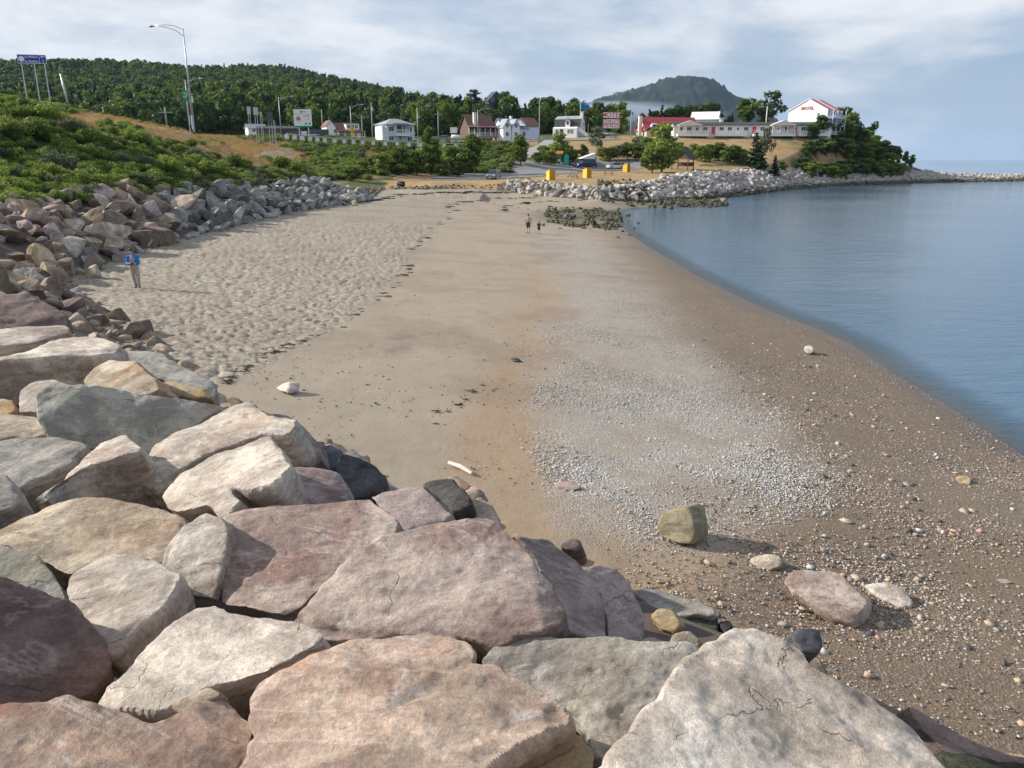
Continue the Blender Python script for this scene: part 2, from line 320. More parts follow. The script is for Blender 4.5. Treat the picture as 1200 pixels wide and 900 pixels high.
# ------------------------------------------------------------------ foreground boulders: traced top faces, real depth, real thickness
# (outline in photograph pixels, distance m, normal of that face, sweep of the thickness, rock family, label)
FG=[
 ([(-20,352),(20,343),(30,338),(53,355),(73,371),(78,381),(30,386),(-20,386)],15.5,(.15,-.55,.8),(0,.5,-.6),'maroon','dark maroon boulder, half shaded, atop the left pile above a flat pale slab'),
 ([(-30,383),(0,382),(78,379),(84,388),(63,393),(37,399),(-30,404)],13.2,(0,-.1,1),(.05,.15,-.62),'cream','flat pale slab with dark front near the left frame edge, below the maroon boulder'),
 ([(-30,424),(0,418),(37,406),(53,397),(110,390),(143,398),(147,404),(135,411),(80,417),(0,423),(-30,432)],11.8,(0,-.06,1),(.05,.25,-.72),'cream','very long pale boulder with a deep shaded front lying above the tan lumpy stone'),
 ([(140,406),(187,413),(213,427),(248,446),(251,459),(243,464),(200,450),(165,436),(140,424)],13.6,(.12,-.3,1),(0,.1,-.6),'grey','blue-grey flat boulder at the edge of the dry sand behind the tan lumpy stone'),
 ([(97,446),(113,427),(127,421),(160,423),(183,441),(183,453),(165,461),(133,460),(117,458)],10.9,(-.25,-.45,.85),(.3,.5,-.5),'tan','lumpy tan stone wedged between the long pale boulder and the big grey-green block'),
 ([(17,466),(20,455),(33,444),(63,441),(90,448),(110,457),(60,462),(47,475),(44,484),(18,484)],10.0,(-.1,-.5,.85),(.1,.4,-.6),'white','whitish boulder tucked under the long pale boulder near the left frame edge'),
 ([(177,454),(185,448),(200,445),(240,456),(246,464),(225,468),(203,464)],11.3,(-.1,-.4,.9),(.1,.3,-.4),'ochre','small ochre-topped stone just above the upper edge of the grey-green block'),
 ([(44,466),(57,457),(110,458),(167,460),(215,464),(258,469),(269,475),(247,487),(230,500),(187,527),(176,536),(160,536),(117,528),(97,531),(83,518),(62,512),(50,490)],8.6,(.18,-.72,.66),(.1,.75,-.45),'green','big grey-green wedge-shaped block with a broad shaded front and yellowish left corner'),
 ([(-15,468),(15,470),(18,480),(10,486),(-15,486)],10.8,(0,-.4,.9),(0,.3,-.4),'ochre','small brownish stone at the left frame edge beside the whitish boulder'),
 ([(-30,482),(0,482),(50,486),(54,496),(55,508),(38,512),(0,514),(-30,516)],9.0,(0,-.25,.97),(0,.2,-.5),'tan','tan flat boulder at the left frame edge left of the grey-green block'),
 ([(-30,518),(0,515),(23,510),(67,510),(90,518),(98,524),(80,543),(50,558),(20,571),(0,560),(-30,560)],7.4,(0,-.3,.95),(.05,.3,-.55),'grey','grey striped boulder at the left frame edge below the grey-green block'),
 ([(33,586),(50,570),(77,551),(117,516),(143,511),(152,521),(160,530),(107,545),(75,562),(45,584)],6.9,(-.15,-.05,1),(.12,.32,-.62),'cream','pointed wedge boulder with sunlit top and dark shaded side, above the broad tan boulder'),
 ([(-20,556),(0,554),(15,566),(26,586),(12,596),(-20,604)],6.3,(.1,-.5,.85),(0,.3,-.5),'grey','small grey boulder at the left frame edge beside the pointed wedge boulder'),
 ([(167,556),(172,541),(187,524),(215,503),(247,486),(275,472),(296,469),(308,478),(342,492),(330,505),(306,510),(272,520),(240,533),(205,556),(180,570),(168,568)],7.7,(-.28,-.15,1),(.25,.3,-.6),'cream','long leaning pale boulder whose shaded side overhangs toward the beach, above the layered slab'),
 ([(183,582),(195,566),(213,551),(250,534),(290,518),(318,507),(323,520),(335,545),(333,555),(318,570),(292,574),(270,572),(277,592),(262,606),(240,592),(205,601),(190,596)],6.5,(-.25,-.28,1),(.15,.25,-.42),'cream','layered cream slab with a notch in its front edge and a long crack'),
 ([(296,503),(318,484),(337,484),(352,495),(368,514),(378,538),(352,548),(328,545)],8.8,(.35,-.45,.8),(.1,.5,-.5),'purple','purple-grey shaded boulder behind the leaning pale boulder at the brink of the beach'),
 ([(288,596),(300,566),(322,549),(366,545),(395,555),(404,574),(402,586),(340,594)],7.1,(.25,-.5,.85),(.1,.3,-.5),'purple','purplish boulder with a shaded front right of the layered cream slab'),
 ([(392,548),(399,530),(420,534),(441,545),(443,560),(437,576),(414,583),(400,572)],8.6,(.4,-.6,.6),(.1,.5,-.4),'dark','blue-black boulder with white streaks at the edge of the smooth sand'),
 ([(366,538),(372,520),(388,516),(400,528),(398,545),(382,552)],9.2,(.3,-.5,.8),(0,.4,-.5),'dark','dark grey chunk between the purple-grey boulder and the blue-black boulder'),
 ([(376,521),(390,518),(398,526),(388,532)],9.8,(0,-.3,.9),(0,.3,-.4),'red','small reddish stone behind the dark grey chunk at the sand edge'),
 ([(398,530),(412,524),(430,536),(443,548),(425,548),(408,540)],10.0,(.2,-.3,.9),(0,.3,-.4),'grey','grey pointed stone behind the blue-black boulder against the sand'),
 ([(-30,625),(0,612),(30,597),(63,586),(100,584),(160,590),(205,600),(218,612),(212,636),(202,652),(188,660),(150,653),(120,655),(98,668),(75,676),(50,660),(0,640),(-30,642)],5.2,(0,-.28,1),(.08,.25,-.55),'tan','broad tan and ochre boulder with dark patches across the left side, above two pale stones'),
 ([(-30,640),(0,644),(40,656),(62,668),(79,690),(77,716),(55,706),(20,690),(-30,680)],4.7,(-.05,-.35,.95),(.05,.25,-.5),'green','grey-tan boulder at the left frame edge between the broad tan one and the maroon one'),
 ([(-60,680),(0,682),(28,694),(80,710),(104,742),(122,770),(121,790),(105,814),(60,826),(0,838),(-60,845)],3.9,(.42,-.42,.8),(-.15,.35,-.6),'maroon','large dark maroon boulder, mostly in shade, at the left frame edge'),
 ([(78,692),(85,673),(110,659),(140,650),(166,651),(190,662),(205,674),(201,690),(185,716),(160,735),(141,754),(132,764),(116,760),(88,742),(78,722)],4.4,(-.1,-.22,1),(.08,.25,-.42),'cream','angular cream boulder with a long crack, right of the dark maroon boulder'),
 ([(190,662),(200,640),(217,618),(240,604),(262,607),(266,625),(260,665),(252,704),(232,702),(212,698),(204,678)],4.9,(-.1,-.62,.72),(.05,.5,-.4),'white','upright whitish-grey stone standing between the cream boulder and the veined brown-pink slab'),
 ([(110,822),(135,793),(166,760),(200,728),(235,700),(250,702),(268,712),(350,722),(381,742),(376,752),(360,762),(330,778),(310,788),(275,798),(240,806),(215,822),(198,830),(150,828)],3.6,(-.12,-.14,1),(.1,.28,-.42),'cream','large smooth cream boulder above the lower left reddish boulder, with white streaks'),
 ([(-120,860),(0,832),(50,820),(82,814),(140,826),(180,836),(205,828),(240,808),(262,804),(284,814),(298,842),(298,872),(284,910),(282,1000),(120,1040),(-120,1040)],2.9,(0,-.16,1),(0,.2,-.5),'red','reddish-brown boulder with streaks filling the lower left corner'),
 ([(200,828),(215,818),(245,806),(258,812),(240,826),(222,840)],3.15,(-.2,-.5,.8),(0,.2,-.3),'tan','small tan chip wedged between the smooth cream boulder and the reddish-brown corner boulder'),
 ([(254,700),(257,650),(262,612),(300,598),(340,592),(380,588),(430,583),(446,600),(462,626),(446,642),(402,668),(372,692),(356,712),(335,720),(290,712),(262,706)],5.0,(-.08,-.3,1),(.1,.3,-.5),'pink','broad brown-pink slab with wavy pale veins in the middle of the pile'),
 ([(428,580),(445,572),(470,567),(492,567),(512,584),(535,607),(500,617),(462,624),(444,604)],6.1,(.0,-.35,.95),(.1,.4,-.5),'purple','pale purple-pink boulder half in shade above the biggest central boulder'),
 ([(490,568),(498,561),(515,559),(531,561),(546,580),(551,591),(533,599),(512,584)],7.1,(-.05,-.55,.8),(.1,.4,-.5),'r_grey','rough blue-grey stone between the purple-pink boulder and the small red stones'),
 ([(522,559),(533,556),(548,564),(556,570),(546,576),(532,570)],8.4,(0,-.4,.9),(.1,.3,-.3),'red','dark red stone at the very edge of the sand below the white stick'),
 ([(542,575),(552,569),(565,575),(556,586),(545,585)],8.0,(.1,-.5,.9),(.1,.3,-.3),'tan','small tan stone just under the dark red stone at the sand edge'),
 ([(529,602),(540,590),(562,584),(574,592),(582,612),(592,626),(565,612),(544,606)],7.2,(-.1,-.4,.9),(.2,.35,-.5),'tan','grey-tan stone with a dark right side behind the top of the biggest central boulder'),
 ([(345,722),(360,705),(400,665),(432,643),(462,625),(505,617),(530,611),(560,606),(584,610),(600,622),(620,648),(642,682),(656,712),(652,724),(630,738),(600,742),(578,757),(560,750),(540,745),(510,747),(480,742),(430,750),(385,745),(350,735)],4.0,(0,-.36,1),(.12,.35,-.55),'pink','biggest central boulder, pale pink with white scars, in front of the beach'),
 ([(596,622),(612,626),(640,630),(664,648),(690,668),(712,698),(707,752),(662,738),(652,712),(640,680),(620,650)],4.6,(.42,-.42,.75),(0,.4,-.5),'purple','shaded purple boulder leaning on the right side of the biggest central boulder'),
 ([(682,668),(700,662),(721,664),(738,684),(748,705),(758,727),(756,753),(712,755),(706,700)],5.0,(.38,-.42,.8),(0,.4,-.5),'purple','pinkish purple boulder with white marks, right of the shaded purple one, facing the beach'),
 ([(655,638),(668,628),(680,632),(682,640),(668,645)],7.0,(.1,-.5,.9),(.1,.2,-.3),'maroon','small dark red stone peeking over the purple boulders at the sand edge'),
 ([(292,805),(298,792),(322,783),(376,760),(405,750),(430,744),(500,739),(545,748),(556,764),(548,778),(575,790),(605,812),(640,828),(655,845),(620,862),(590,878),(560,900),(520,1000),(300,1020),(284,905),(302,862)],3.0,(0,-.2,1),(.05,.25,-.5),'red','large bottom-centre boulder with a red streak, ochre foot and white spots'),
 ([(545,900),(562,880),(600,850),(650,833),(676,850),(700,882),(698,925),(660,1000),(560,1020),(520,980)],2.9,(.15,-.35,.9),(0,.25,-.4),'ochre','ochre and grey boulder at the bottom edge right of the red-streaked boulder'),
 ([(556,768),(575,752),(600,742),(640,739),(700,744),(755,756),(806,764),(818,774),(800,800),(770,828),(742,855),(722,895),(702,886),(692,858),(672,842),(640,828),(605,808),(578,790)],3.6,(.12,-.38,.9),(0,.4,-.5),'speck','speckled dark-grey and cream boulder left of the huge pale one at lower right'),
 ([(712,922),(735,890),(752,870),(785,834),(804,804),(815,786),(838,762),(862,752),(888,750),(925,756),(944,764),(952,776),(970,782),(1006,793),(1052,814),(1076,832),(1092,850),(1116,874),(1140,905),(1180,960),(1100,1060),(800,1060),(690,980)],2.85,(.04,-.2,1),(.05,.25,-.55),'white','huge pale cream boulder filling the lower right foreground'),
 ([(925,741),(940,736),(960,738),(965,752),(958,764),(940,764)],4.2,(.2,-.6,.8),(0,.3,-.4),'dark','small dark blue-grey stone peeking out behind the huge pale boulder'),
 ([(742,690),(770,690),(812,702),(838,712),(838,720),(800,722),(765,712)],8.0,(0,-.05,1),(0,.2,-.3),'grey','flat layered grey slab at the foot of the pile beside the pinkish purple boulder'),
 ([(762,722),(770,714),(790,714),(801,730),(790,744),(772,738)],7.7,(-.2,-.5,.85),(.1,.3,-.3),'ochre','mossy ochre stone in the cluster at the foot of the pile'),
 ([(798,724),(812,717),(840,720),(842,740),(836,752),(812,745)],7.8,(.1,-.2,1),(.1,.2,-.4),'algae','dark mossy block with black side in the cluster at the foot of the pile'),
 ([(783,752),(790,742),(808,738),(822,748),(820,762),(800,764)],7.3,(0,-.5,.85),(.1,.3,-.3),'tan','tan stone lowest in the cluster at the foot of the pile'),
 ([(745,752),(765,744),(790,756),(815,770),(790,778),(760,772)],6.9,(.1,-.3,.95),(0,.2,-.4),'purple','low purplish stone under the cluster, behind the speckled boulder'),
 ([(842,728),(855,724),(862,734),(850,742)],7.8,(0,-.4,.9),(0,.2,-.3),'dark','small dark stone right of the mossy block by the huge pale boulder'),
 ([(1066,825),(1085,832),(1110,848),(1150,868),(1185,882),(1215,894),(1215,915),(1150,905),(1110,885),(1078,855)],6.3,(.1,-.35,.95),(0,.3,-.4),'maroon','low dark red-brown ledge at the lower right corner where the pile meets wet sand'),
 ([(1105,884),(1135,884),(1180,892),(1230,905),(1230,960),(1120,960)],5.9,(.1,-.3,.95),(0,.3,-.4),'algae','green slimy stone at the lower right corner under the red-brown ledge'),
]
# boulders and stones lying on the beach itself (outline, height above sand of its centre, normal, sweep, family, label)
def slab_world(poly,d,n,e):
    n=np.array(n,float); n/=np.linalg.norm(n); c=np.mean(np.array(poly,float),axis=0)
    C=Pd(c[0],c[1],d); P=[]
    for (x,y) in poly:
        r=ray(x,y); t=float(np.dot(n,C-CAM)/min(np.dot(n,r),-0.08)); t=min(max(t,0.62*d),1.6*d); P.append(CAM+r*t)
    return np.array(P),C,n
# ------------------------------------------------------------------ lie of the land
def toe(px,py,z,slope): q=PZ(px,py,z); return (q[0],q[1],z,slope)
TOE=[(60,-60,1.2,1.0),(14,-15,1.2,1.0),(8.6,0,1.2,1.0),(5.4,5.0,1.2,1.0),(2.4,8.0,1.3,0.9),(-0.4,10.8,1.5,0.8),(-3.2,13.2,1.6,0.7),(-7.4,17.8,1.75,0.6),
     (-12.0,24.0,1.8,0.5),(-16.5,29.5,1.8,0.45),(-20.0,34.5,1.8,0.45),(-20.8,40,1.8,.45),(-22.3,49,1.8,.45)]+[
     toe(262,268,1.8,.45),toe(335,250,1.8,.45),toe(400,240,1.8,.42),toe(436,233,1.9,.35),toe(450,222,2.1,.12),(-14,132,2.3,.12),toe(560,221,2.2,.2),
     toe(605,226,1.6,.45),toe(655,231,1.2,.5),toe(700,234,1.0,.5),toe(760,236,.6,.5),toe(850,233,-.2,.5),toe(900,226,-.2,.5),toe(950,221,-.2,.5),toe(1000,217.5,-.2,.5),
     toe(1060,215.5,-.2,.5),toe(1130,214,-.2,.5),toe(1200,212.6,-.2,.5),toe(1290,210.6,-.2,.5),(262,330,-.2,.5),(262,338,-.2,.5),(190,313,-.2,.5),(150,288,-.2,.4),(138,300,-.2,.4),(120,345,-.2,.4),(110,420,-.2,.3),(200,800,-.2,.2),(700,2500,-.2,.2),(1700,3600,-.2,.2),(1700,9000,-.2,.2)]
TOE=np.array(TOE,float)
def wl(px,py): q=PZ(px,py,0.0); return (q[0],q[1])
WAT=np.array([(90,-60),(34,-8),(19,12)]+[wl(*q) for q in [(1200,534),(1150,500),(1100,468),(1050,438),(1000,404),(950,382),(900,364),(855,342),(815,322),(785,304),(758,288),(735,272),(722,256),(722,248),(732,245),(745,243),(800,242),(850,240)]],float)
jn=24   # toe vertex where the beach ends and rocks stand in the water
LAND=np.vstack([TOE[:,:2],[(-40000,9000),(-40000,-20000),(200,-20000)]])
SAND=np.vstack([TOE[:jn+1,:2],WAT[::-1]])
def inside(P,poly):
    x,y=P[:,0],P[:,1]; c=np.zeros(len(P),bool); n=len(poly)
    for i in range(n):
        x1,y1=poly[i]; x2,y2=poly[(i+1)%n]
        if y1==y2: continue
        m=((y1>y)!=(y2>y))&(x<(x2-x1)*(y-y1)/(y2-y1)+x1); c^=m
    return c
def polydist(P,L,extra=None):
    best=np.full(len(P),1e18); ex=np.zeros((len(P),0 if extra is None else extra.shape[1]))
    for i in range(len(L)-1):
        a,b=L[i,:2],L[i+1,:2]; ab=b-a; t=np.clip(((P-a)@ab)/(ab@ab),0,1); d=((P-a-t[:,None]*ab)**2).sum(1)
        m=d<best; best[m]=d[m]
        if extra is not None: ex[m]=(extra[i]*(1-t[:,None])+extra[i+1]*t[:,None])[m]
    return np.sqrt(best),ex
CT=[]
def cp(px,py,Y,dz=0): q=PY(px,py,Y); CT.append((q[0],q[1],q[2]+dz))
def cx(x,y,z): CT.append((x,y,z))
for s in FG[:-9]:
    P,C,n=slab_world(*s[:4]); CT.append((C[0],C[1],C[2]-0.62))
for q in [(0,-3,4.4),(-5,-3,4.6),(5,-3,4.2),(-5,3,4.4),(-8,6,4.2),(-12,12,3.9),(-18,20,3.8),(-24,30,4.2),(-40,25,6),(-30,8,5.5),(-20,-20,5),(10,-30,4.5),(40,-80,4.5),(-80,-60,8),
          (-90,40,12),(-90,75,15),(-25,145,3.4),(-20,160,3.7),(0,150,3.5),(0,180,4.1),(20,150,3.5),(20,175,4.0),(22,200,4.6),(38,160,4.0),(42,190,4.6),(4,208,4.7),
          (-12,140,3.1),(6,141,3.3),(-14,175,4.0),(-6,200,4.6)]: cx(*q)
for q in [(860,198,182),(930,198,212),(1000,198.5,246),(1050,200,262),(1100,203.5,275),(1150,206,285),(1200,207.5,296),(1290,208.5,325)]: cp(*q,dz=-.8)
for q in [(0,250,42),(60,243,44),(100,236,50),(200,222,65),(300,211,86),(400,209,106),(432,220,114)]: cp(*q,dz=-.5)
for q in [(0,112,75),(60,124,78),(110,139,84),(150,172,75),(60,190,60),(0,196,60),(225,150,107),(200,185,90),(270,155,125),(330,166,165),(380,170,195),(450,174,213),(520,176,222),
          (450,192,178),(400,190,150),(350,190,118),(400,204,126),(470,209,138),(300,190,100),(-60,150,60),(560,172,226)]: cp(*q,dz=-.6)
for q in [(950,160.5,249),(905,161.5,248),(860,162,248),(815,162.5,247),(775,163,250),(975,158,262),(962,158.5,250),(250,149,130),(330,162,185),(400,165,222),(405,164,240),(460,168,240),(530,164,240),(558,161,252),(600,164.5,250),(640,165,236),(600,176,205),(600,187,190),(670,161,265),(700,159,262),(745,160.5,255),
          (700,176,224),(700,190,202),(760,190,203),(800,159.5,250),(850,160,255),(900,158,255),(950,157.5,255),(800,175,226),(860,180,224),(860,192,206),(950,180,234),(920,192,215),(985,160,270),
          (1020,180,270),(1055,193,266),(900,157,300),(700,156,330),(560,158,300)]: cp(*q)
for x in (-420,-300,-200,-120,-60): cx(x,275,12.5); 
for (px,z,Y) in [(-250,92,950),(-60,95,950),(30,101,950),(100,103,950),(170,101,950),(220,94,950),(270,96,950),(330,97,950),(400,88,950),(450,76,950),(500,60,950),(560,44,950),(640,26,900),(760,14,800),(0,56,650),(100,52,650),(200,56,650),(300,48,650),(400,50,650),(480,38,650),(560,26,620),(640,15,600),(0,30,420),(100,30,420),(200,30,420),(300,32,420),(400,31,420),(470,26,420),(540,22,400),(600,17,380),(640,14,380)]:
    cx(PY(px,150,Y)[0],Y,z)
for q in [(-900,700,60),(-900,300,30),(-600,100,25),(-300,1500,70),(-100,1500,40),(200,1000,14),(130,350,12),(-2000,2000,60),(0,3000,20),(-9000,0,60),(-3000,9000,60),(1000,8000,20)]: cx(*q)
CT=np.array(CT)
_d=np.sqrt(((CT[:,None,:2]-CT[None,:,:2])**2).sum(-1)); _w=np.linalg.solve(np.block([[_d+np.eye(len(CT))*-0.15,np.ones((len(CT),1))],[np.ones((1,len(CT))),np.zeros((1,1))]]),np.append(CT[:,2],0))
def land(P):
    o=np.full(len(P),_w[-1])
    for k in range(len(CT)): o+=_w[k]*np.sqrt((P[:,0]-CT[k,0])**2+(P[:,1]-CT[k,1])**2)
    return o
def zones(P):
    P=np.asarray(P,float); dT,ex=polydist(P,TOE[:,:2],TOE[:,2:4]); dW,_=polydist(P,WAT)
    il=inside(P,LAND); isd=inside(P,SAND)&~il
    return dT,ex[:,0],ex[:,1],dW,il,isd
def Hz(P,full=False):
    dT,zt,sl,dW,il,isd=zones(P)
    L=land(P)
    zl=zt+np.minimum(sl*dT+np.where(P[:,0]>60,.7*np.maximum(dT-9,0),0),np.maximum(L-zt,0.15*np.minimum(dT,4)))
    zs=np.maximum(zt,0.1)*(dW/(dW+dT+1e-6))**0.9
    zw=-np.minimum(0.06*np.minimum(dW,dT+2),5)-0.01
    z=np.where(il,zl,np.where(isd,zs,zw))
    return (z,dT,zt,sl,dW,il,isd,L) if full else z
def H1(x,y): return float(Hz(np.array([[x,y]]))[0])
def hit(px,py,d0=4,d1=900,dz=0.0):
    r=ray(px,py); t=np.exp(np.linspace(math.log(d0),math.log(d1),900)); P=CAM+t[:,None]*r
    g=P[:,2]-(Hz(P[:,:2])+dz); k=np.where(g<0)[0]
    if len(k)==0: return PY(px,py,200)
    k=max(k[0],1); a=g[k-1]/(g[k-1]-g[k]+1e-9); return P[k-1]*(1-a)+P[k]*a
def onland(px,Y,dz=0):   # the place on the ground at this bearing and forward distance
    z=5.0
    for _ in range(6):
        f=Y*math.cos(TH)-(z-7)*math.sin(TH); x=(px-600)/FPX*f; z=H1(x,Y)
    return np.array([x,Y,z+dz])
# ------------------------------------------------------------------ the ground sheet, finer where the camera looks
ang=np.concatenate([np.linspace(-180,-46,28),np.linspace(-44,-36,12),np.linspace(-35.8,35.8,600),np.linspace(36,44,12),np.linspace(46,180,28)])
pyr=np.concatenate([np.arange(1010,420,-3.2),np.arange(420,232,-1.25)])
rr=[0.3,0.8,1.3]+[PZ(600,y,1.2)[1]*1.0 for y in pyr]; rr=[r for r in rr if r<118]
rr=np.array(rr+list(np.arange(118,290,1.5))+list(290*1.045**np.arange(0,92)))
A,Rr=np.meshgrid(np.radians(ang),rr); GX=(Rr*np.sin(A)).ravel(); GY=(Rr*np.cos(A)).ravel(); GP=np.stack([GX,GY],1)
gz,dT,zt,sl,dW,il,isd,LL=Hz(GP,True)
P3=np.stack([GX,GY,gz],1); gpx,gpy,gf=proj(P3)
front=(GY>3)
def band(ys,xs,w,py=gpy,px=gpx):   # 0 left of the line, 1 right of it
    return sstep(px-np.interp(py,ys,xs),-w,w)
wob=fbm(np.stack([GX*.35,GY*.2,GX*0],1),3,5)*1.0
jit=wob*26*np.clip(gpy/450,.3,1.6)
PXJ=gpx+jit
m_smooth=band([225,245,285,330,385,450,470],[560,522,500,462,400,262,200],16,px=gpx+jit*.7+12*fbm(np.stack([GX*1.2,GY*.7,GX*0],1),3,55))   # right of the footprint-pocked dry sand
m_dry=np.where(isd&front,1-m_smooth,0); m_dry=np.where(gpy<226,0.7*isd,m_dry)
m_grav=band([262,285,330,400,500,600,700,900],[640,628,655,625,622,640,700,800],26,px=PXJ)*(1-band([262,285,330,400,450,500,560,610,700],[700,728,752,822,870,930,960,940,760],34,px=PXJ))*sstep(gpy,262,285)*(1-sstep(gpy+jit*.8,600,680))
m_brown=band([230,262,285,330,400,450,500,560,620,700,900],[730,705,722,745,800,855,905,930,900,830,700],55,px=PXJ)*sstep(gpy,255,280)
m_orange=band([290,330,400,440,500,560,640,760],[640,628,588,560,530,510,560,600],30,px=PXJ)
m_orange=np.maximum(m_orange*(1-band([290,330,400,500,600],[675,668,668,660,700],30,px=PXJ)),m_orange*sstep(gpy,560,620))*sstep(gpy,290,340)
stain=fbm(np.stack([GX*.30,GY*.16,GX*0+3],1),4,9)
m_stain=sstep(stain,.02,.35)*np.exp(-(((gpx-470)/120)**2+((gpy-395)/42)**2)*1.0)
m_algae=np.exp(-(((gpx-685)/62)**2+((gpy-253)/10)**2)**2)*isd+np.exp(-(((gpx-790)/75)**2+((gpy-239)/4)**2)**2)
m_wet=np.where(isd,1-sstep(dW,0.2,1.6+.8*wob),0)
m_wet=np.maximum(m_wet,(~il&~isd)*1.0)
bandw=(LL-zt)/np.maximum(sl,.05)
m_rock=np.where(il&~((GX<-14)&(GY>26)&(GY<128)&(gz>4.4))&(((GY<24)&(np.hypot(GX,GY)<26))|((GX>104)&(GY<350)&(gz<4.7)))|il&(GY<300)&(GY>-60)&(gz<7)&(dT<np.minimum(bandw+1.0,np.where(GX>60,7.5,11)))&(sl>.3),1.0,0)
drygrass=fbm(np.stack([GX*.06,GY*.05,GX*0],1),4,21)
m_dryg=np.where(il,sstep(drygrass,-.12,.12),0)
# places in the picture where the bank is golden and where it is green
def blob(cx_,cy_,rx,ry,Y0=0,Y1=1e9): return np.exp(-(((gpx-cx_)/rx)**2+((gpy-cy_)/ry)**2)**1.5)*((GY>Y0)&(GY<Y1))
m_dryg=np.clip(m_dryg*.5*(GY<260)+blob(150,138,80,12,60,150)+blob(220,154,60,15,60,150)+blob(290,174,55,16,60,160)+blob(335,190,45,11,60,160)+blob(50,142,70,8,50,120)+blob(450,184,50,12,150,230)+blob(640,207,140,5,130,215)+blob(830,175,125,16,195,262)+blob(700,172,60,12,195,262)+blob(530,212,90,4,120,160)-blob(560,176,60,8)+((GY>134)&(GY<222)&(gz<5.4)&(GX>-22))*.62*(1+.5*fbm(np.stack([GX*.12,GY*.1,GX*0],1),4,66)),0,1)*il
ext=np.clip(m_dryg,0,1)
# relief you can see: footprints and dimples in the dry sand, lumps everywhere
near=(Rr.ravel()<75)
disp=np.zeros(len(GX))
idx=np.where(near&(isd|il))[0]; q=np.stack([GX[idx],GY[idx],GX[idx]*0],1)
dm=fbm(q*5.2,3,31)*(.55+.6*np.clip(.5+fbm(q*.5,3,41),0,1)); dm=np.minimum(dm,0.10)*0.15+0.03*fbm(q*.8,2,33)
disp[idx]+=dm*m_dry[idx]
disp[idx]+=(0.012*fbm(q*2.2,3,35)+0.035*fbm(q*.35,3,36))*np.where(isd[idx],1,0)*(1-m_dry[idx]*.5)*np.clip(dW[idx]/3,0,1)
P3[:,2]+=disp
nA=len(ang); nR=len(rr); I=np.arange(nR*nA).reshape(nR,nA)
F=np.stack([I[:-1,:-1],I[:-1,1:],I[1:,1:],I[1:,:-1]],-1).reshape(-1,4)
F=np.vstack([F,]); 
mg,t,b=newmat('beach_and_ground')
pos=t.new('ShaderNodeNewGeometry').outputs['Position']
at={k:t.attr('m_'+k) for k in ('dry','gravel','brown','orange','stain','algae','wet','rock','dryg','land')}
n_f=t.noise(pos,9,6,0.65); n_m=t.noise(pos,1.6,6,0.6); n_l=t.noise(pos,0.25,5,0.6); n_x=t.noise(pos,34,3,0.7)
sandc=t.mix(n_m,(0.275,0.222,0.165),(0.36,0.30,0.23))
n_dimple_shade=t.noise(pos,4.5,8,0.72); dryc=t.mix(t.ss(n_dimple_shade,.38,.60),(0.17,0.142,0.108),(0.39,0.34,0.27))  # dark mottling paints the shade of footprints and dimples into the sand colour
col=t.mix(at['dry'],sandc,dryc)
col=t.mix(t.math('MULTIPLY',at['orange'],t.ss(n_m,.2,.7,.5,1)),col,t.mix(n_f,(0.265,0.182,0.11),(0.375,0.27,0.175)))
col=t.mix(t.math('MULTIPLY',at['brown'],t.ss(n_m,.25,.6,.75,1)),col,t.mix(n_f,(0.105,0.072,0.044),(0.185,0.13,0.083)))
pv=t.vor(pos,26,'F1','Color'); pvs=t.new('ShaderNodeSeparateXYZ',{0:pv}).outputs[0]
pd=t.vor(pos,26,'F1','Distance')
pebc=t.mix(t.math('POWER',pvs,t.math('ADD',1.1,t.math('MULTIPLY',at['brown'],1.6))),(0.105,0.08,0.057),(0.58,0.52,0.45)); peb_in=t.ss(pd,.25,.55,1,0)
gr=t.math('MULTIPLY',t.math('MAXIMUM',at['gravel'],t.math('MULTIPLY',at['brown'],.55)),t.ss(n_m,.30,.52,.25,1))
col=t.mix(t.math('MULTIPLY',gr,t.math('MULTIPLY',peb_in,.9)),t.mix(t.math('MULTIPLY',t.math('MULTIPLY',gr,t.math('SUBTRACT',1.0,t.math('MULTIPLY',at['brown'],.6))),t.ss(n_l,.38,.60,.7,.3)),col,(0.33,0.305,0.28)),pebc)
# loose grains, bits of shell and weed on all sand
sp=t.vor(pos,14,'F1','Distance'); spk=t.new('ShaderNodeSeparateXYZ',{0:t.vor(pos,14,'F1','Color')})
few=t.math('GREATER_THAN',spk.outputs[1],0.72); s1=t.math('MULTIPLY',t.ss(sp,.14,.24,1,0),few)
bright=t.math('MULTIPLY',s1,t.math('ADD',t.math('MULTIPLY',at['brown'],.8),t.math('MULTIPLY',at['orange'],.35)))
col=t.mix(bright,col,t.mix(spk.outputs[0],(0.12,0.09,0.07),(0.66,0.60,0.52)))
col=t.mix(t.math('MULTIPLY',at['stain'],t.ss(t.noise(t.vmul(pos,(.8,.6,1)),1.3,6,.7),.42,.62,0,.75)),col,(0.17,0.13,0.11))
col=t.mix(t.math('MULTIPLY',t.ss(n_l,.47,.62),.34),col,(0.20,0.155,0.115))
col=t.mix(t.math('MULTIPLY',at['algae'],t.ss(n_f,.3,.6,.3,.95)),col,t.mix(n_x,(0.035,0.04,0.015),(0.12,0.115,0.06)))
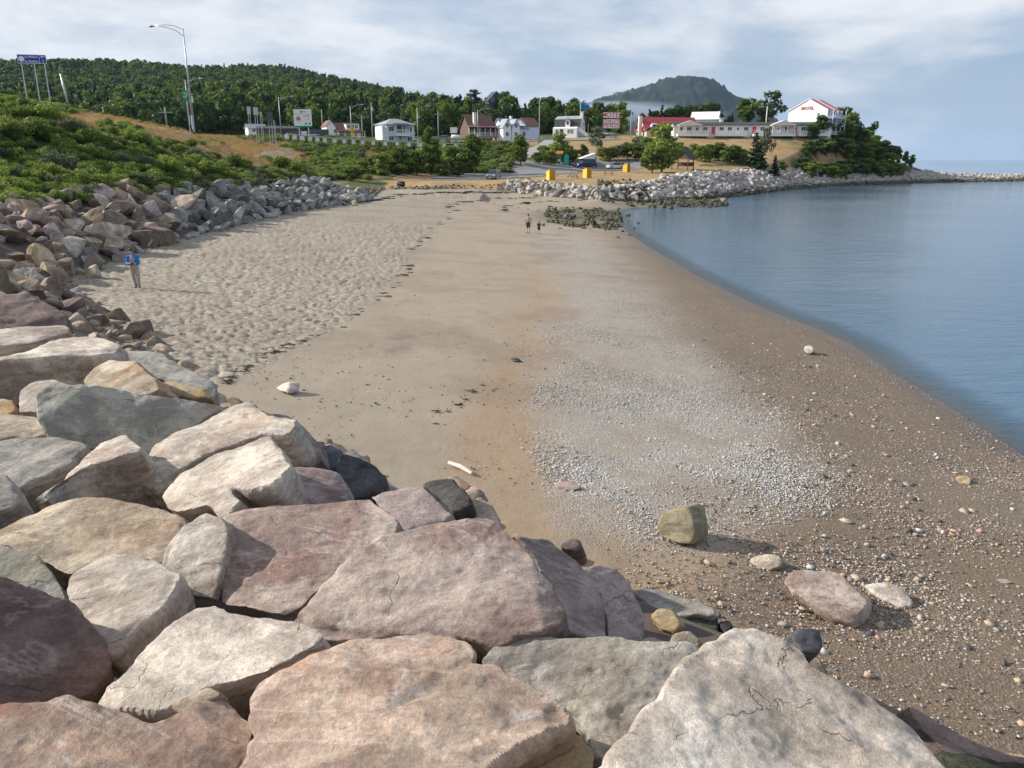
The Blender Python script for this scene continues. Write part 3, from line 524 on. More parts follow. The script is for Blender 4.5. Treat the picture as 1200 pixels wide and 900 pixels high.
# land: green cover, dry grass, soil under the rocks
lg=t.mix(n_m,(0.035,0.06,0.015),(0.10,0.13,0.035)); dg=t.mix(n_f,(0.27,0.17,0.075),(0.44,0.31,0.16)); dg=t.mix(t.ss(n_l,.42,.62,0,.75),dg,(0.25,0.155,0.085)); dg=t.mix(t.ss(n_m,.5,.7,0,.6),dg,(0.17,0.16,0.06))
lc=t.mix(t.ss(t.math('ADD',at['dryg'],t.math('MULTIPLY',t.math('SUBTRACT',n_m,.5),.6)),.3,.6),lg,dg)
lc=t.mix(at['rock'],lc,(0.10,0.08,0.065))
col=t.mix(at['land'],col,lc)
col=t.mix(t.math('MULTIPLY',at['wet'],.42),col,(0.075,0.058,0.05))
t.set(b.inputs['Base Color'],col)
t.set(b.inputs['Roughness'],t.math('SUBTRACT',0.95,t.math('MULTIPLY',at['wet'],.5)))
b.inputs['Specular IOR Level'].default_value=0.25
hh=t.math('ADD',t.math('MULTIPLY',n_f,.8),t.math('MULTIPLY',n_x,.35)); hh=t.math('ADD',hh,t.math('MULTIPLY',t.math('MULTIPLY',gr,peb_in),.6))
hh=t.math('ADD',hh,t.math('MULTIPLY',t.math('MULTIPLY',at['dry'],t.noise(pos,5,4,.6)),1.6))
t.set(b.inputs['Normal'],t.bump(hh,0.55,0.035))
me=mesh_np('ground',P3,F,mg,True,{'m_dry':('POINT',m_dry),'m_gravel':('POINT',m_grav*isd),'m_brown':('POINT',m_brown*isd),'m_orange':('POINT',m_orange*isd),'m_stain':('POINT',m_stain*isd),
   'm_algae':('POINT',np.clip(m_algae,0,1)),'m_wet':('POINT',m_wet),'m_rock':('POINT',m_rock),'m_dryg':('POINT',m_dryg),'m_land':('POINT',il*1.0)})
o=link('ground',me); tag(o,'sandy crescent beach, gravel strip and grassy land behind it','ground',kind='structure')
print('ground',len(P3),time.time()-T00)
# ------------------------------------------------------------------ the water of the bay and the open sea
mw,t,b=newmat('sea_water')
pos=t.new('ShaderNodeNewGeometry').outputs['Position']
r1=t.noise(t.vmul(pos,(1.0,2.2,1)),1.6,6,0.6); r2=t.noise(t.vmul(pos,(1,2.0,1)),0.35,4,0.55); r3=t.noise(t.vmul(pos,(.5,1.6,1)),7,4,0.6)
hh=t.math('ADD',t.math('MULTIPLY',r1,1.0),t.math('ADD',t.math('MULTIPLY',r2,2.2),t.math('MULTIPLY',r3,.25)))
patch=t.noise(t.vmul(pos,(.6,1.4,1)),0.03,4,0.55)
sh=t.attr('shallow')

t.set(b.inputs['Base Color'],t.mix(t.ss(patch,.4,.65),(0.055,0.115,0.175),(0.075,0.145,0.215)))
b.inputs['Roughness'].default_value=0.06; b.inputs['IOR'].default_value=1.33
bn=t.new('ShaderNodeBump'); t.set(bn.inputs['Height'],hh); t.set(bn.inputs['Strength'],t.ss(patch,.35,.65,.28,.6)); bn.inputs['Distance'].default_value=0.10
t.set(b.inputs['Normal'],bn.outputs[0])
tr=t.new('ShaderNodeBsdfTransparent',{0:(0.80,0.85,0.85,1)}); mx=t.new('ShaderNodeMixShader',{0:t.math('MULTIPLY',sh,0.85),1:b.outputs[0],2:tr.outputs[0]})
t.l.new(mx.outputs[0],t.n['Material Output'].inputs[0])
wa=np.concatenate([np.linspace(-180,-40,20),np.linspace(-20,40,260),np.linspace(45,180,16)])
wr=np.concatenate([[4],np.arange(14,120,.8),np.arange(120,300,4),300*1.06**np.arange(0,70)]); wr=wr[wr<15000]
A2,R2=np.meshgrid(np.radians(wa),wr); WX=(R2*np.sin(A2)).ravel(); WY=(R2*np.cos(A2)).ravel(); WP=np.stack([WX,WY],1)
zz=Hz(WP); shal=np.clip(1+zz/0.11,0,1); shal=np.where(zz>0,1,shal)
nA=len(wa); I=np.arange(len(wr)*nA).reshape(len(wr),nA); F=np.stack([I[:-1,:-1],I[:-1,1:],I[1:,1:],I[1:,:-1]],-1).reshape(-1,4)
keep=(zz[F].min(1)<0.35); F=F[keep]
o=link('water',mesh_np('water',np.stack([WX,WY,WX*0],1),F,mw,True,{'shallow':('POINT',shal)})); tag(o,'calm blue-grey sea with small ripples in the bay','water',kind='structure')
# ------------------------------------------------------------------ boulders
QUEUE=[]
def remesh_later(o,voxel,post): 
    m=o.modifiers.new('r','REMESH'); m.mode='VOXEL'; m.voxel_size=voxel; m.adaptivity=0.0; QUEUE.append((o,post))
def flush():
    dg=bpy.context.evaluated_depsgraph_get(); dg.update(); out=[]
    for o,post in QUEUE:
        out.append(bpy.data.meshes.new_from_object(o.evaluated_get(dg)))
    for (o,post),me in zip(QUEUE,out):
        mats=[m for m in o.data.materials]; old=o.data; o.modifiers.clear(); me.name=old.name; o.data=me; bpy.data.meshes.remove(old)
        if len(me.materials)==0:
            for m in mats: me.materials.append(m)
        post(o,me)
    QUEUE.clear()
def getv(me): 
    v=np.empty(len(me.vertices)*3,np.float32); me.vertices.foreach_get('co',v); return v.reshape(-1,3).astype(float)
def getn(me):
    v=np.empty(len(me.vertices)*3,np.float32); me.vertex_normals.foreach_get('vector',v); return v.reshape(-1,3).astype(float)
def setv(me,v): me.vertices.foreach_set('co',v.astype(np.float32).ravel()); me.update()
def planes_cut(v,rng,n,lo,hi,c=None,up=None):
    if c is None: c=v.mean(0)
    for k in range(n):
        d=rng.normal(size=3); 
        if up is not None: d[2]*=up
        d/=np.linalg.norm(d); s=(v-c)@d; h=s.max()*rng.uniform(lo,hi); ex=np.maximum(s-h,0); v=v-ex[:,None]*d*0.96
    return v
def rough_post(seed,size,amp=1.0,cuts=16):
    def post(o,me):
        rng=np.random.default_rng(seed); v=getv(me)
        v=planes_cut(v,rng,cuts,0.955,0.998,up=.5)
        for _ in range(5):      # chipped upper edges
            a=rng.uniform(0,6.28); dd=np.array([math.cos(a),math.sin(a),rng.uniform(1.3,3.0)]); dd/=np.linalg.norm(dd); s=(v-v.mean(0))@dd; h=s.max()-rng.uniform(.008,.03)*size; v=v-np.maximum(s-h,0)[:,None]*dd
        E=np.empty(len(me.edges)*2,np.int32); me.edges.foreach_get('vertices',E); E=E.reshape(-1,2); deg=np.bincount(E.ravel(),minlength=len(v))[:,None].astype(float)
        def lap(a): return np.stack([(np.bincount(E[:,0],a[E[:,1],k],len(a))+np.bincount(E[:,1],a[E[:,0],k],len(a))) for k in range(3)],1)/deg
        for _ in range(2): v=v*.5+lap(v)*.5
        setv(me,v); n=getn(me)
        for _ in range(10): n=n*.4+lap(n)*.6
        n/=np.linalg.norm(n,axis=1)[:,None]+1e-9
        q=v/size
        G=rng.normal(size=(16,3))*np.array([.15,.15,.12]); Bc=rng.uniform(-.045,.045,16); C0=rng.uniform(-.6,.6,(16,3))
        fa=np.stack([((q-C0[j])@G[j])+Bc[j] for j in range(16)],1); conv=np.sort(fa,axis=1)[:,-1]; G2=rng.normal(size=(10,3))*.16; C1=rng.uniform(-.6,.6,(10,3)); con=np.stack([((q-C1[j])@G2[j]) for j in range(10)],1).min(1)
        tf=1-.55*sstep(n[:,2],.6,.9); d=(0.50*(conv-np.median(conv))+0.42*(con-np.median(con)))*tf-.018; d=np.clip(d,-.11,.035)+0.010*fbm(q*1.7+seed,3,seed)+0.020*(0.5-np.abs(fbm(q*np.array([2.2,4.5,5.5])+seed,3,seed+3)))*1.2
        # broken layers: small ledges running along the grain of the stone
        tt=(v[:,2]+0.22*v[:,1]+0.05*fbm(q*2.0,3,seed+5)*size)/(0.085*size)+1.4*fbm(q*1.1,2,seed+8); fr=tt-np.floor(tt)
        led=sstep(fr,.0,.22)-sstep(fr,.55,1.0); d+=0.008*led*(0.3+np.clip(fbm(q*2.5,2,seed+11),0,1)*2)
        s5=fbm(q*np.array([2.2,3.4,1.2])+9,4,seed+13)*5; st=(np.floor(s5)+sstep(s5-np.floor(s5),0,.4))/5; d+=0.022*st
        d+=0.010*(.35-np.abs(fbm(q*np.array([5,8,8]),4,seed+15)))+0.007*fbm(q*18,3,seed+16)
        v=v+n*(d*size*amp)[:,None]; v=v*.75+lap(v)*.25
        setv(me,v); me.polygons.foreach_set('use_smooth',np.ones(len(me.polygons),bool)); me.update(); me.set_sharp_from_angle(angle=R(34))
    return post
def jag(P,rng,amp,lev=2):
    for _ in range(lev):
        out=[]
        for i in range(len(P)):
            a,b_=P[i],P[(i+1)%len(P)]; m=(a+b_)/2; e=b_-a; L=np.linalg.norm(e); out+= [a,m+np.array([-e[1],e[0]])*rng.uniform(-amp,amp)]
        P=np.array(out); amp*=.8
    return P
def slab_rock(poly,d,n,e,mat,label,seed,name='boulder',dsize=2.1,group=None):
    P,C,n=slab_world(poly,d,n,e); rng=np.random.default_rng(seed)
    yaw=rng.uniform(-.5,.5); ax=np.array([math.cos(yaw),math.sin(yaw),0]); ax=ax-n*(ax@n); ax/=np.linalg.norm(ax); ay=np.cross(n,ax)
    B=np.stack([ax,ay,n],1)            # columns: local axes in the world
    L=(P-C)@B; L2=jag(L[:,:2],rng,0.06,2); z=np.zeros(len(L2)); eL=np.array(e,float)@B
    size=float(np.sqrt(np.prod(np.ptp(L2,axis=0)))); cen=L2.mean(0)
    mb=MB(); N=len(L2); rings=[]
    def ring(s,k,dz): 
        c=cen+(L2-cen)*s; return [(c[i,0]+eL[0]*k,c[i,1]+eL[1]*k,dz+eL[2]*k) for i in range(N)]
    rings=[ring(.6,0,.016*size),ring(1.01,0,0),ring(1.025,.02,0),ring(1.025,.35,0),ring(.98,.7,0),ring(.80,1.0,0)]
    for r_ in rings: mb.v+=r_
    mb.f.append(tuple(range(N))); mb.f.append(tuple(range((len(rings)-1)*N,len(rings)*N))[::-1])
    for k in range(len(rings)-1):
        for i in range(N): j=(i+1)%N; mb.f.append((k*N+i,(k+1)*N+i,(k+1)*N+j,k*N+j))
    o=mb.build(name,mat)
    o.matrix_world=Matrix(((B[0,0],B[0,1],B[0,2],C[0]),(B[1,0],B[1,1],B[1,2],C[1]),(B[2,0],B[2,1],B[2,2],C[2]),(0,0,0,1)))
    tag(o,label,'boulder',group)
    remesh_later(o,max(0.008,dsize*d/788),rough_post(seed,size))
    return o
for i,(poly,d,n,e,fam,label) in enumerate(FG):
    if i>=len(FG)-11:
        cc=np.mean(np.array(poly,float),axis=0); d=min(d,float(proj(hit(cc[0],min(cc[1],890),3))[2])-.38)
    slab_rock(poly,d,n,e,RK[fam],label,100+i,group='boulders of the near rock pile')
def beach_rock(poly,px,py,n,e,fam,label,seed,cat='boulder',name='beach_rock',up=0.0):
    q=hit(px,py); f=proj(q)[2]; o=slab_rock(poly,float(f)-up,n,e,RK[fam],label,seed,name,2.0,'loose rocks on the beach'); o['category']=cat; return o
beach_rock([(766,617),(772,604),(790,597),(806,594),(812,606),(811,637),(795,636),(775,629),(767,625)],792,636,(-.35,-.8,.5),(.42,.42,-.05),'olive','squarish greenish-tan rock standing alone on the wet sand with a black shadow to its right',301)
beach_rock([(878,657),(884,651),(905,650),(916,655),(914,665),(900,669),(886,664)],897,664,(-.1,-.4,.9),(.1,.2,-.2),'tan','small lumpy pale rock between the squarish rock and the flat pinkish slab',302)
beach_rock([(912,678),(918,668),(940,666),(974,668),(990,676),(1002,690),(1012,702),(1006,716),(996,729),(972,721),(950,708),(928,694)],968,712,(-.08,-.35,.93),(.2,.1,-.28),'pink','flat pinkish slab lying on the wet sand beside the oval white stone',303,up=.15)
beach_rock([(1008,684),(1020,681),(1036,681),(1055,690),(1068,703),(1068,711),(1055,712),(1035,704),(1020,694)],1040,704,(0,-.3,1),(.05,.1,-.14),'white','smooth oval whitish stone right of the flat pinkish slab',304)
beach_rock([(323,455),(330,449),(339,447),(337,461),(329,459)],332,461,(-.5,-.5,.7),(.25,.2,-.05),'white','small pointed white-faced stone alone on the smooth sand near the rock pile',305)
beach_rock([(942,406),(947,404),(953,406),(955,412),(948,415),(942,412)],948,415,(-.3,-.5,.8),(.2,.2,-.1),'white','bright white stone alone on the brown gravel near the water',306)
beach_rock([(650,566),(664,563),(678,566),(682,573),(668,575),(652,573)],666,573,(-.1,-.4,.9),(.1,.2,-.12),'pink','low cluster-like pinkish stone half buried in sand left of the squarish rock',307)
beach_rock([(856,587),(872,585),(886,589),(884,595),(866,595)],870,592,(0,-.2,1),(.0,.1,-.1),'grey','flat grey stone flush with the gravel above the squarish rock',308)
beach_rock([(870,597),(880,596),(880,600),(872,601)],875,600,(-.1,-.2,1),(.0,.1,-.08),'tan','thin tan pebble just below the flat grey stone in the gravel',309)
beach_rock([(982,607),(996,608),(1004,613),(992,614)],992,612,(0,-.2,1),(0,.1,-.06),'tan','pale flat chip of stone on the brown sand above the oval white stone',310)
beach_rock([(1168,679),(1180,678),(1190,683),(1178,685)],1180,683,(0,-.2,1),(0,.1,-.07),'cream','pale flat stone near the right frame edge on the wet brown sand',311)
beach_rock([(1011,740),(1020,738),(1025,744),(1016,748)],1018,745,(-.1,-.4,.9),(.1,.1,-.08),'dark','small black stone just below the flat pinkish slab',312)
beach_rock([(596,420),(604,418),(609,423),(602,425)],602,424,(-.1,-.4,.9),(.15,.1,-.1),'dark','small dark stone alone in the middle of the smooth sand',313)
beach_rock([(1120,560),(1132,556),(1142,562),(1136,568),(1124,567)],1130,566,(-.1,-.4,.9),(.1,.2,-.1),'ochre','ochre stone on the dark gravel close to the water at the right',314)
beach_rock([(74,357),(78,353),(88,352),(92,360),(84,364)],82,362,(-.3,-.4,.8),(.3,.3,-.2),'ochre','small tan stone on the dry sand just past the dark maroon boulder',315)
flush()
# ------------------------------------------------------------------ loose boulders of the banks: shared shapes, each stone its own object
def rock_shape(name,seed,sub,mat,flat=True):
    bm=bmesh.new(); bmesh.ops.create_icosphere(bm,subdivisions=sub,radius=0.62); me=bpy.data.meshes.new(name); bm.to_mesh(me); bm.free()
    rng=np.random.default_rng(seed); v=getv(me); v*=np.array([rng.uniform(.95,1.6),rng.uniform(.65,1.05),rng.uniform(.5,.9)])
    v=planes_cut(v,rng,11,.38,.78,c=np.zeros(3)); v=planes_cut(v,rng,8,.8,.95,c=np.zeros(3)); v*=1.12; 
    n=v/np.linalg.norm(v,axis=1)[:,None]; v=v+n*(0.03*fbm(v*3+seed,3,seed)+0.012*fbm(v*9,2,seed))[:,None]
    setv(me,v)
    if not flat: me.polygons.foreach_set('use_smooth',np.ones(len(me.polygons),bool))
    me.materials.append(mat); return me
SH={f:[rock_shape('riprap_'+f,500+k*7+j,4 if f=='r_brown' else 3,RK[f]) for k in range(9)] for j,f in enumerate(['r_brown','r_grey'])}
SH['r_pinkish']=[rock_shape('riprap_pinkish',700+k,4,RK[['purple','tan','maroon'][k%3]]) for k in range(6)]
SH['r_far']=[rock_shape('riprap_far',800+k,3,RK['r_far']) for k in range(8)]
SH['algae']=[rock_shape('riprap_weedy',850+k,2,RK['algae']) for k in range(5)]
def along(L,i0,i1,step):
    out=[]
    for i in range(i0,i1):
        a,b_=L[i,:2],L[i+1,:2]; n=max(1,int(np.linalg.norm(b_-a)/step)); 
        for k in range(n):
            t=(k+RNG.random())/n; dr=(b_-a)/np.linalg.norm(b_-a); out.append((a+(b_-a)*t,np.array([-dr[1],dr[0]]),i))
    return out
def bank(i0,i1,size,wmax,step=.78,w0=-.3,jmp=.35):
    res=[]
    for k in range(int(wmax/(size*step))+1):
        u=w0+k*size*step
        for (p,nr,i) in along(TOE,i0,i1,size*step):
            q=p+nr*(u+RNG.uniform(-.3,.3)*size); res.append((q[0],q[1],i,u))
    A=np.array(res); z,dT,zt,sl,dW,il,isd,L=Hz(A[:,:2],True)
    ok=(sl*dT<(L-zt)+.9*sl*size+jmp)&(u is not None)&(il|(dT<.8))
    ok&=~((A[:,0]<-14)&(A[:,1]>26)&(A[:,1]<130)&(z>4.5))
    A=A[ok]; return np.column_stack([A[:,:2],z[ok],A[:,2],dT[ok]])
def rnd_rot(rng): return (rng.uniform(-.6,.6),rng.uniform(-.6,.6),rng.uniform(0,6.28))
def place_rock(me,x,y,z,s,name,label,group,cat='boulder'):
    o=link(name,me,None,(x,y,z),rnd_rot(random),tuple(s*random.uniform(.85,1.15) for _ in range(3))); tag(o,label,cat,group); return o
def stuff_rocks(name,label,items,shapes,mat,kind='stuff'):
    V=[];F=[];b0=0; cache=[]
    for me in shapes:
        v=getv(me); me.calc_loop_triangles(); f=np.empty(len(me.loop_triangles)*3,np.int32); me.loop_triangles.foreach_get('vertices',f); cache.append((v,f.reshape(-1,3)))
    for (x,y,z,s) in items:
        v,f=cache[random.randrange(len(cache))]; e=np.array(Euler(rnd_rot(random)).to_matrix()); V.append((v*s*np.array([random.uniform(.85,1.2),random.uniform(.85,1.1),random.uniform(.8,1.1)]))@e.T+np.array([x,y,z])); F.append(f+b0); b0+=len(v)
    o=link(name,mesh_np(name,np.vstack(V),np.vstack(F),mat)); tag(o,label,name.replace('_',' '),None,kind); return o
# filler stones of the near pile, seen in the gaps between the traced ones
random.seed(11)
fb=bank(3,9,.75,7.0,.9)
n=0
FGC=np.array([slab_world(*s[:4])[1] for s in FG])
fill=[]
for (x,y,z,i,d_) in fb:
    if y<1.0: continue
    px,py,f=proj(np.array([x,y,z+.1]))
    if not(-60<px<1260 and -50<py<980): continue
    dd=np.sqrt(((FGC[:,:2]-[x,y])**2).sum(1)).min()
    fill.append((x,y,z,f,px,py,dd))
print('fill candidates',len(fill))
stuff_rocks('filler_stones','smaller pinkish-brown stones filling the gaps low in the near rock pile',[(x,y,z-.32 if dd<1.6 else z-.12,random.uniform(.45,.75)) for (x,y,z,f,px,py,dd) in fill],[rock_shape('filler',730+k,3,RK['tan']) for k in range(5)],RK['r_brown'])
# the left bank, from the near pile round to the far end of the beach
random.seed(5)
lb=bank(8,16,1.5,11.0,.66,.1)
rows=[]
for (x,y,z,i,d_) in lb:
    px,py,f=proj(np.array([x,y,z])); 
    s=random.choice([.6,.85,1.1,1.4,1.9]) if f<55 else random.choice([.6,.8,1.1,1.4,1.8])
    if f<47: s=min(s*.8,1.25)
    rows.append((x,y,z,s,px,py,float(f),d_,s/f if -40<px<1240 else 0))
rows.sort(key=lambda r:-r[-1])
print('left bank rocks',len(rows))
keep_left=rows[:215]; rest=[r for r in rows[215:] if r[-1]>0]
def leftlabel(r,fam):
    col={'r_brown':'brown','r_grey':'grey','r_pinkish':'pinkish'}[fam]
    where=['by the inner corner','left of the standing person','right of the standing person','where brown turns to grey','in the grey middle','toward the grey tip','at the far tip'][int(np.searchsorted([60,120,190,240,300,370],r[4]))]
    lvl='at the foot' if r[7]<2.2 else ('low' if r[7]<4 else ('high' if r[7]<6.5 else 'uppermost'))
    sz='big' if r[3]>1.25 else ('small' if r[3]<.95 else 'angular')
    return '%s %s boulder of the left bank %s, %s'%(sz,col,where,lvl)
for r in keep_left:
    g=sstep(np.array([r[4]]),170,230)[0]; fam='r_grey' if random.random()<g else ('r_pinkish' if random.random()<.35 else 'r_brown')
    place_rock(random.choice(SH[fam]),r[0],r[1],r[2]+.12*r[3]+random.uniform(-.1,.15),r[3],'boulder',leftlabel(r,fam),'boulders of the long left rock bank')
stuff_rocks('distant_rocks','grey rubble at the far end of the left rock bank',[(r[0],r[1],r[2]+.1,r[3]*1.0) for r in rest],[rock_shape('rubble',900+k,3,RK['r_grey']) for k in range(8)],RK['r_grey'])
for (px,py,s,fam,lab) in [(48,318,1.5,'ochre','sunlit ochre-sided boulder at the foot of the left rock bank near the frame edge'),(65,328,1.5,'r_brown','brown boulder at the sandy foot of the left rock bank below the ochre-sided one'),(108,325,.9,'tan','low tan boulder on the sand just left of the person in the blue jacket'),
      (10,338,1.3,'tan','tan-topped boulder at the inner corner where the near pile meets the left bank'),(35,340,1.4,'grey','grey boulder in the inner corner beside the tan-topped one'),(88,300,1.4,'cream','pale flat-topped boulder behind the low tan one near the standing person'),(125,284,1.9,'cream','largest pale boulder of the left rock bank, up behind the standing person'),(180,278,1.6,'purple','purplish pointed boulder to the right above the standing person'),(415,241,.8,'ochre','small ochre stone at the foot of the grey far end of the left rock bank')]:
    q=hit(px,py,10); me=rock_shape('marked_boulder',int(px*7),4,RK[fam]); place_rock(me,q[0],q[1],q[2]+.25*s,s,'boulder',lab,'boulders of the long left rock bank')
# far revetment
random.seed(6)
FR0=lambda A:A[proj(np.column_stack([A[:,:2],A[:,2]]))[0]>594]
fr=FR0(np.vstack([bank(jn-5,32,1.35,9.0,.78,.2),bank(32,37,1.4,6.0,.8,.2,1.5),(lambda A:A[A[:,2]<3.0])(bank(27,32,1.6,26,.85,.2,4))]))
thin=bank(16,jn-4,.7,3.0,1.1,.3)
rows=[]
for (x,y,z,i,d_) in fr:
    px,py,f=proj(np.array([x,y,z])); s=random.uniform(.8,1.5)*(1.25 if px>760 else 1.0); rows.append((x,y,z,s,px,py,float(f),d_,s/f if 560<px<1215 else 0))
rows.sort(key=lambda r:-r[-1]); print('revetment rocks',len(rows))
for r in rows[:290]:
    sec=['left of the nearest bin shelter','between the two nearer bin shelters','before the farthest bin shelter','left of the big tree','before the big tree','before the dark shelter','left of the spruces','before the spruces','below the motel block','below the headland trees','on the outer breakwater'][int(np.searchsorted([640,685,735,765,795,830,870,910,960,1050],r[4]))]
    lvl='weedy foot' if r[7]<2 else ('middle' if r[7]<4.5 else 'crest')
    place_rock(random.choice(SH['r_far']),r[0],r[1],r[2]+.1,r[3],'revetment_stone','%s stone at the %s of the far revetment %s'%('large' if r[3]>1.3 else 'small',lvl,sec),'stones of the far revetment')
stuff_rocks('revetment_stones','pale stones of the far revetment running out along the water to the right',[(r[0],r[1],r[2]+.1,r[3]) for r in rows[290:]],[rock_shape('rubble_far',950+k,2,RK['r_far']) for k in range(8)],RK['r_far'])
stuff_rocks('scattered_rocks','small stones and rubble along the grassy far edge of the beach',[(x,y,z+.02,random.uniform(.2,.75)) for (x,y,z,i,d_) in thin if random.random()<.8],[rock_shape('rubble_small',970+k,2,RK['r_brown']) for k in range(6)],RK['r_brown'])
# weed-covered stones on the tide flat and the low spit running into the water
it=[]
for k in range(4200):
    px=random.gauss(688,34); py=random.gauss(253,5.0)
    if px<636 or px>728 or py<242 or vnoise(np.array([[px*.09,py*.35,2]]),4)[0]<-.15+abs(px-688)/160: continue
    q=PZ(px,py,.5); it.append((q[0],q[1],H1(q[0],q[1])+.02,random.choice([.12,.2,.3,.45,.6])))
for k in range(700):
    px=random.uniform(700,852); py=238.5+random.gauss(0,1.6)+(px-790)*.012; q=PZ(px,py,.1); it.append((q[0],q[1],max(H1(q[0],q[1]),-.15)+.08,random.uniform(.3,.95)))
for (px,py) in [(722,262),(728,266),(736,259),(742,268),(730,272),(738,276),(748,262),(735,253)]:
    q=PZ(px,py,0); it.append((q[0],q[1],.0,random.uniform(.35,.7)))
stuff_rocks('weedy_rocks','dark weed-covered stones on the tide flat and the low spit',it,SH['algae'],RK['algae'])
print('rocks',time.time()-T00)
# ------------------------------------------------------------------ instancer for masses nobody could count
def instancer(name,label,pts,rots,scales,protos,kind='stuff'):
    me=bpy.data.meshes.new(name); n=len(pts); me.vertices.add(n); me.vertices.foreach_set('co',np.asarray(pts,np.float32).ravel())
    a=me.attributes.new('rot','FLOAT_VECTOR','POINT'); a.data.foreach_set('vector',np.asarray(rots,np.float32).ravel())
    a=me.attributes.new('scl','FLOAT_VECTOR','POINT'); a.data.foreach_set('vector',np.asarray(scales,np.float32).ravel())
    o=link(name,me); tag(o,label,name.replace('_',' '),None,kind)
    cl=bpy.data.collections.new(name+'_shapes')
    for i,pm in enumerate(protos): cl.objects.link(bpy.data.objects.new('%s_shape_%02d'%(name,i),pm))
    g=bpy.data.node_groups.new(name,'GeometryNodeTree'); g.interface.new_socket('Geometry',in_out='INPUT',socket_type='NodeSocketGeometry'); g.interface.new_socket('Geometry',in_out='OUTPUT',socket_type='NodeSocketGeometry')
    N=g.nodes; Lk=g.links; gi=N.new('NodeGroupInput'); go=N.new('NodeGroupOutput'); ip=N.new('GeometryNodeInstanceOnPoints'); ci=N.new('GeometryNodeCollectionInfo')
    ci.inputs['Collection'].default_value=cl; ci.inputs['Separate Children'].default_value=True; ci.inputs['Reset Children'].default_value=True
    ip.inputs['Pick Instance'].default_value=True
    ri=N.new('FunctionNodeRandomValue'); ri.data_type='INT'; ri.inputs['Min'].default_value=0; ri.inputs['Max'].default_value=len(protos)-1
    for s_ in ri.inputs:
        if s_.name=='Min' and s_.type=='INT': s_.default_value=0
        if s_.name=='Max' and s_.type=='INT': s_.default_value=len(protos)-1
    ra=N.new('GeometryNodeInputNamedAttribute'); ra.data_type='FLOAT_VECTOR'; ra.inputs['Name'].default_value='rot'
    sa=N.new('GeometryNodeInputNamedAttribute'); sa.data_type='FLOAT_VECTOR'; sa.inputs['Name'].default_value='scl'
    er=N.new('FunctionNodeEulerToRotation')
    mp=N.new('GeometryNodeMeshToPoints')
    Lk.new(gi.outputs[0],mp.inputs['Mesh']); Lk.new(mp.outputs[0],ip.inputs['Points']); Lk.new(ci.outputs[0],ip.inputs['Instance'])
    Lk.new([s_ for s_ in ri.outputs if s_.type=='INT'][0],ip.inputs['Instance Index'])
    Lk.new([s_ for s_ in ra.outputs if s_.enabled][0],er.inputs[0]); Lk.new(er.outputs[0],ip.inputs['Rotation']); Lk.new([s_ for s_ in sa.outputs if s_.enabled][0],ip.inputs['Scale'])
    Lk.new(ip.outputs[0],go.inputs[0]); md=o.modifiers.new('scatter','NODES'); md.node_group=g; return o
# ------------------------------------------------------------------ pebbles
def pebble(seed,mat):
    bm=bmesh.new(); bmesh.ops.create_icosphere(bm,subdivisions=1,radius=.5); me=bpy.data.meshes.new('pebble'); bm.to_mesh(me); bm.free()
    r_=np.random.default_rng(seed); v=getv(me)*np.array([r_.uniform(.9,1.3),r_.uniform(.7,1),r_.uniform(.4,.65)])+r_.normal(size=(len(me.vertices),3))*.045; setv(me,v)
    me.polygons.foreach_set('use_smooth',np.ones(len(me.polygons),bool)); me.materials.append(mat); return me
PB=[plain('pebble_%s'%n_,c,.8,0,.15,20) for n_,c in (('white',(.50,.475,.44)),('grey',(.27,.255,.245)),('dark',(.10,.085,.075)),('tan',(.42,.32,.23)),('pink',(.40,.25,.20)),('silver',(.40,.38,.36)))]
PL=[plain('gravel_%s'%n_,c,.8,0,.15,20) for n_,c in (('white',(.56,.54,.51)),('grey',(.36,.345,.335)),('silver',(.52,.50,.48)),('dark',(.16,.14,.13)))]; P_light=[pebble(k,PL[k%4] if k%7 else PL[0]) for k in range(10)]; P_mix=[pebble(20+k,PB[k]) for k in range(6)]+[pebble(40,PB[2]),pebble(41,PB[3])]; P_dark=[pebble(60+k,PB[2]) for k in range(4)]
def on_sand(n,xs,ys,wfun,smin,smax,pw=2.5,zmax=1e9):
    r_=np.random.default_rng(n); px=r_.uniform(xs[0],xs[1],n); py=ys[0]+(ys[1]-ys[0])*r_.random(n)
    v=(450-py)/FPX; dz=-math.sin(TH)+v*math.cos(TH); t=(0.75-7)/dz
    P=np.stack([(px-600)/FPX*t,(math.cos(TH)+v*math.sin(TH))*t],1)
    k=r_.random(n)<wfun(px,py,P); P=P[k]; z,dT,zt,sl,dW,il,isd,L=Hz(P,True); P=P[isd&(dT>.2)]; z=z[isd&(dT>.2)]
    s=smin+(smax-smin)*r_.random(len(P))**pw; return np.column_stack([P,z+s*.12]),s
def scat(name,label,Ps,protos):
    P=np.vstack([p for p,s in Ps]); s=np.concatenate([s for p,s in Ps]); r_=np.random.default_rng(3); n=len(P)
    rot=np.stack([r_.uniform(-.4,.4,n),r_.uniform(-.4,.4,n),r_.uniform(0,6.28,n)],1); sc=s[:,None]*r_.uniform(.8,1.2,(n,3)); print(name,n); return instancer(name,label,P,rot,sc,protos)
def gm(px,py,P):
    w_=fbm(np.stack([P[:,0]*.5,P[:,1]*.28,P[:,0]*0],1),4,77)
    L_=np.interp(py,[262,285,330,400,500,600,700],[640,628,655,625,632,650,700])+w_*45; R_=np.interp(py,[262,285,330,400,450,500,560,610,700],[705,730,760,840,900,955,985,950,800])+w_*110
    m=sstep(px,L_-30,L_+30)*(1-sstep(px,R_-90,R_+60))*(1-sstep(py+w_*60,590,690)); w2=fbm(np.stack([P[:,0]*.9,P[:,1]*.5,P[:,0]*0],1),3,78); return m*np.clip(.62+w2*1.5,.05,1)
def dens(py): return np.clip((py-230)/420,.05,1)
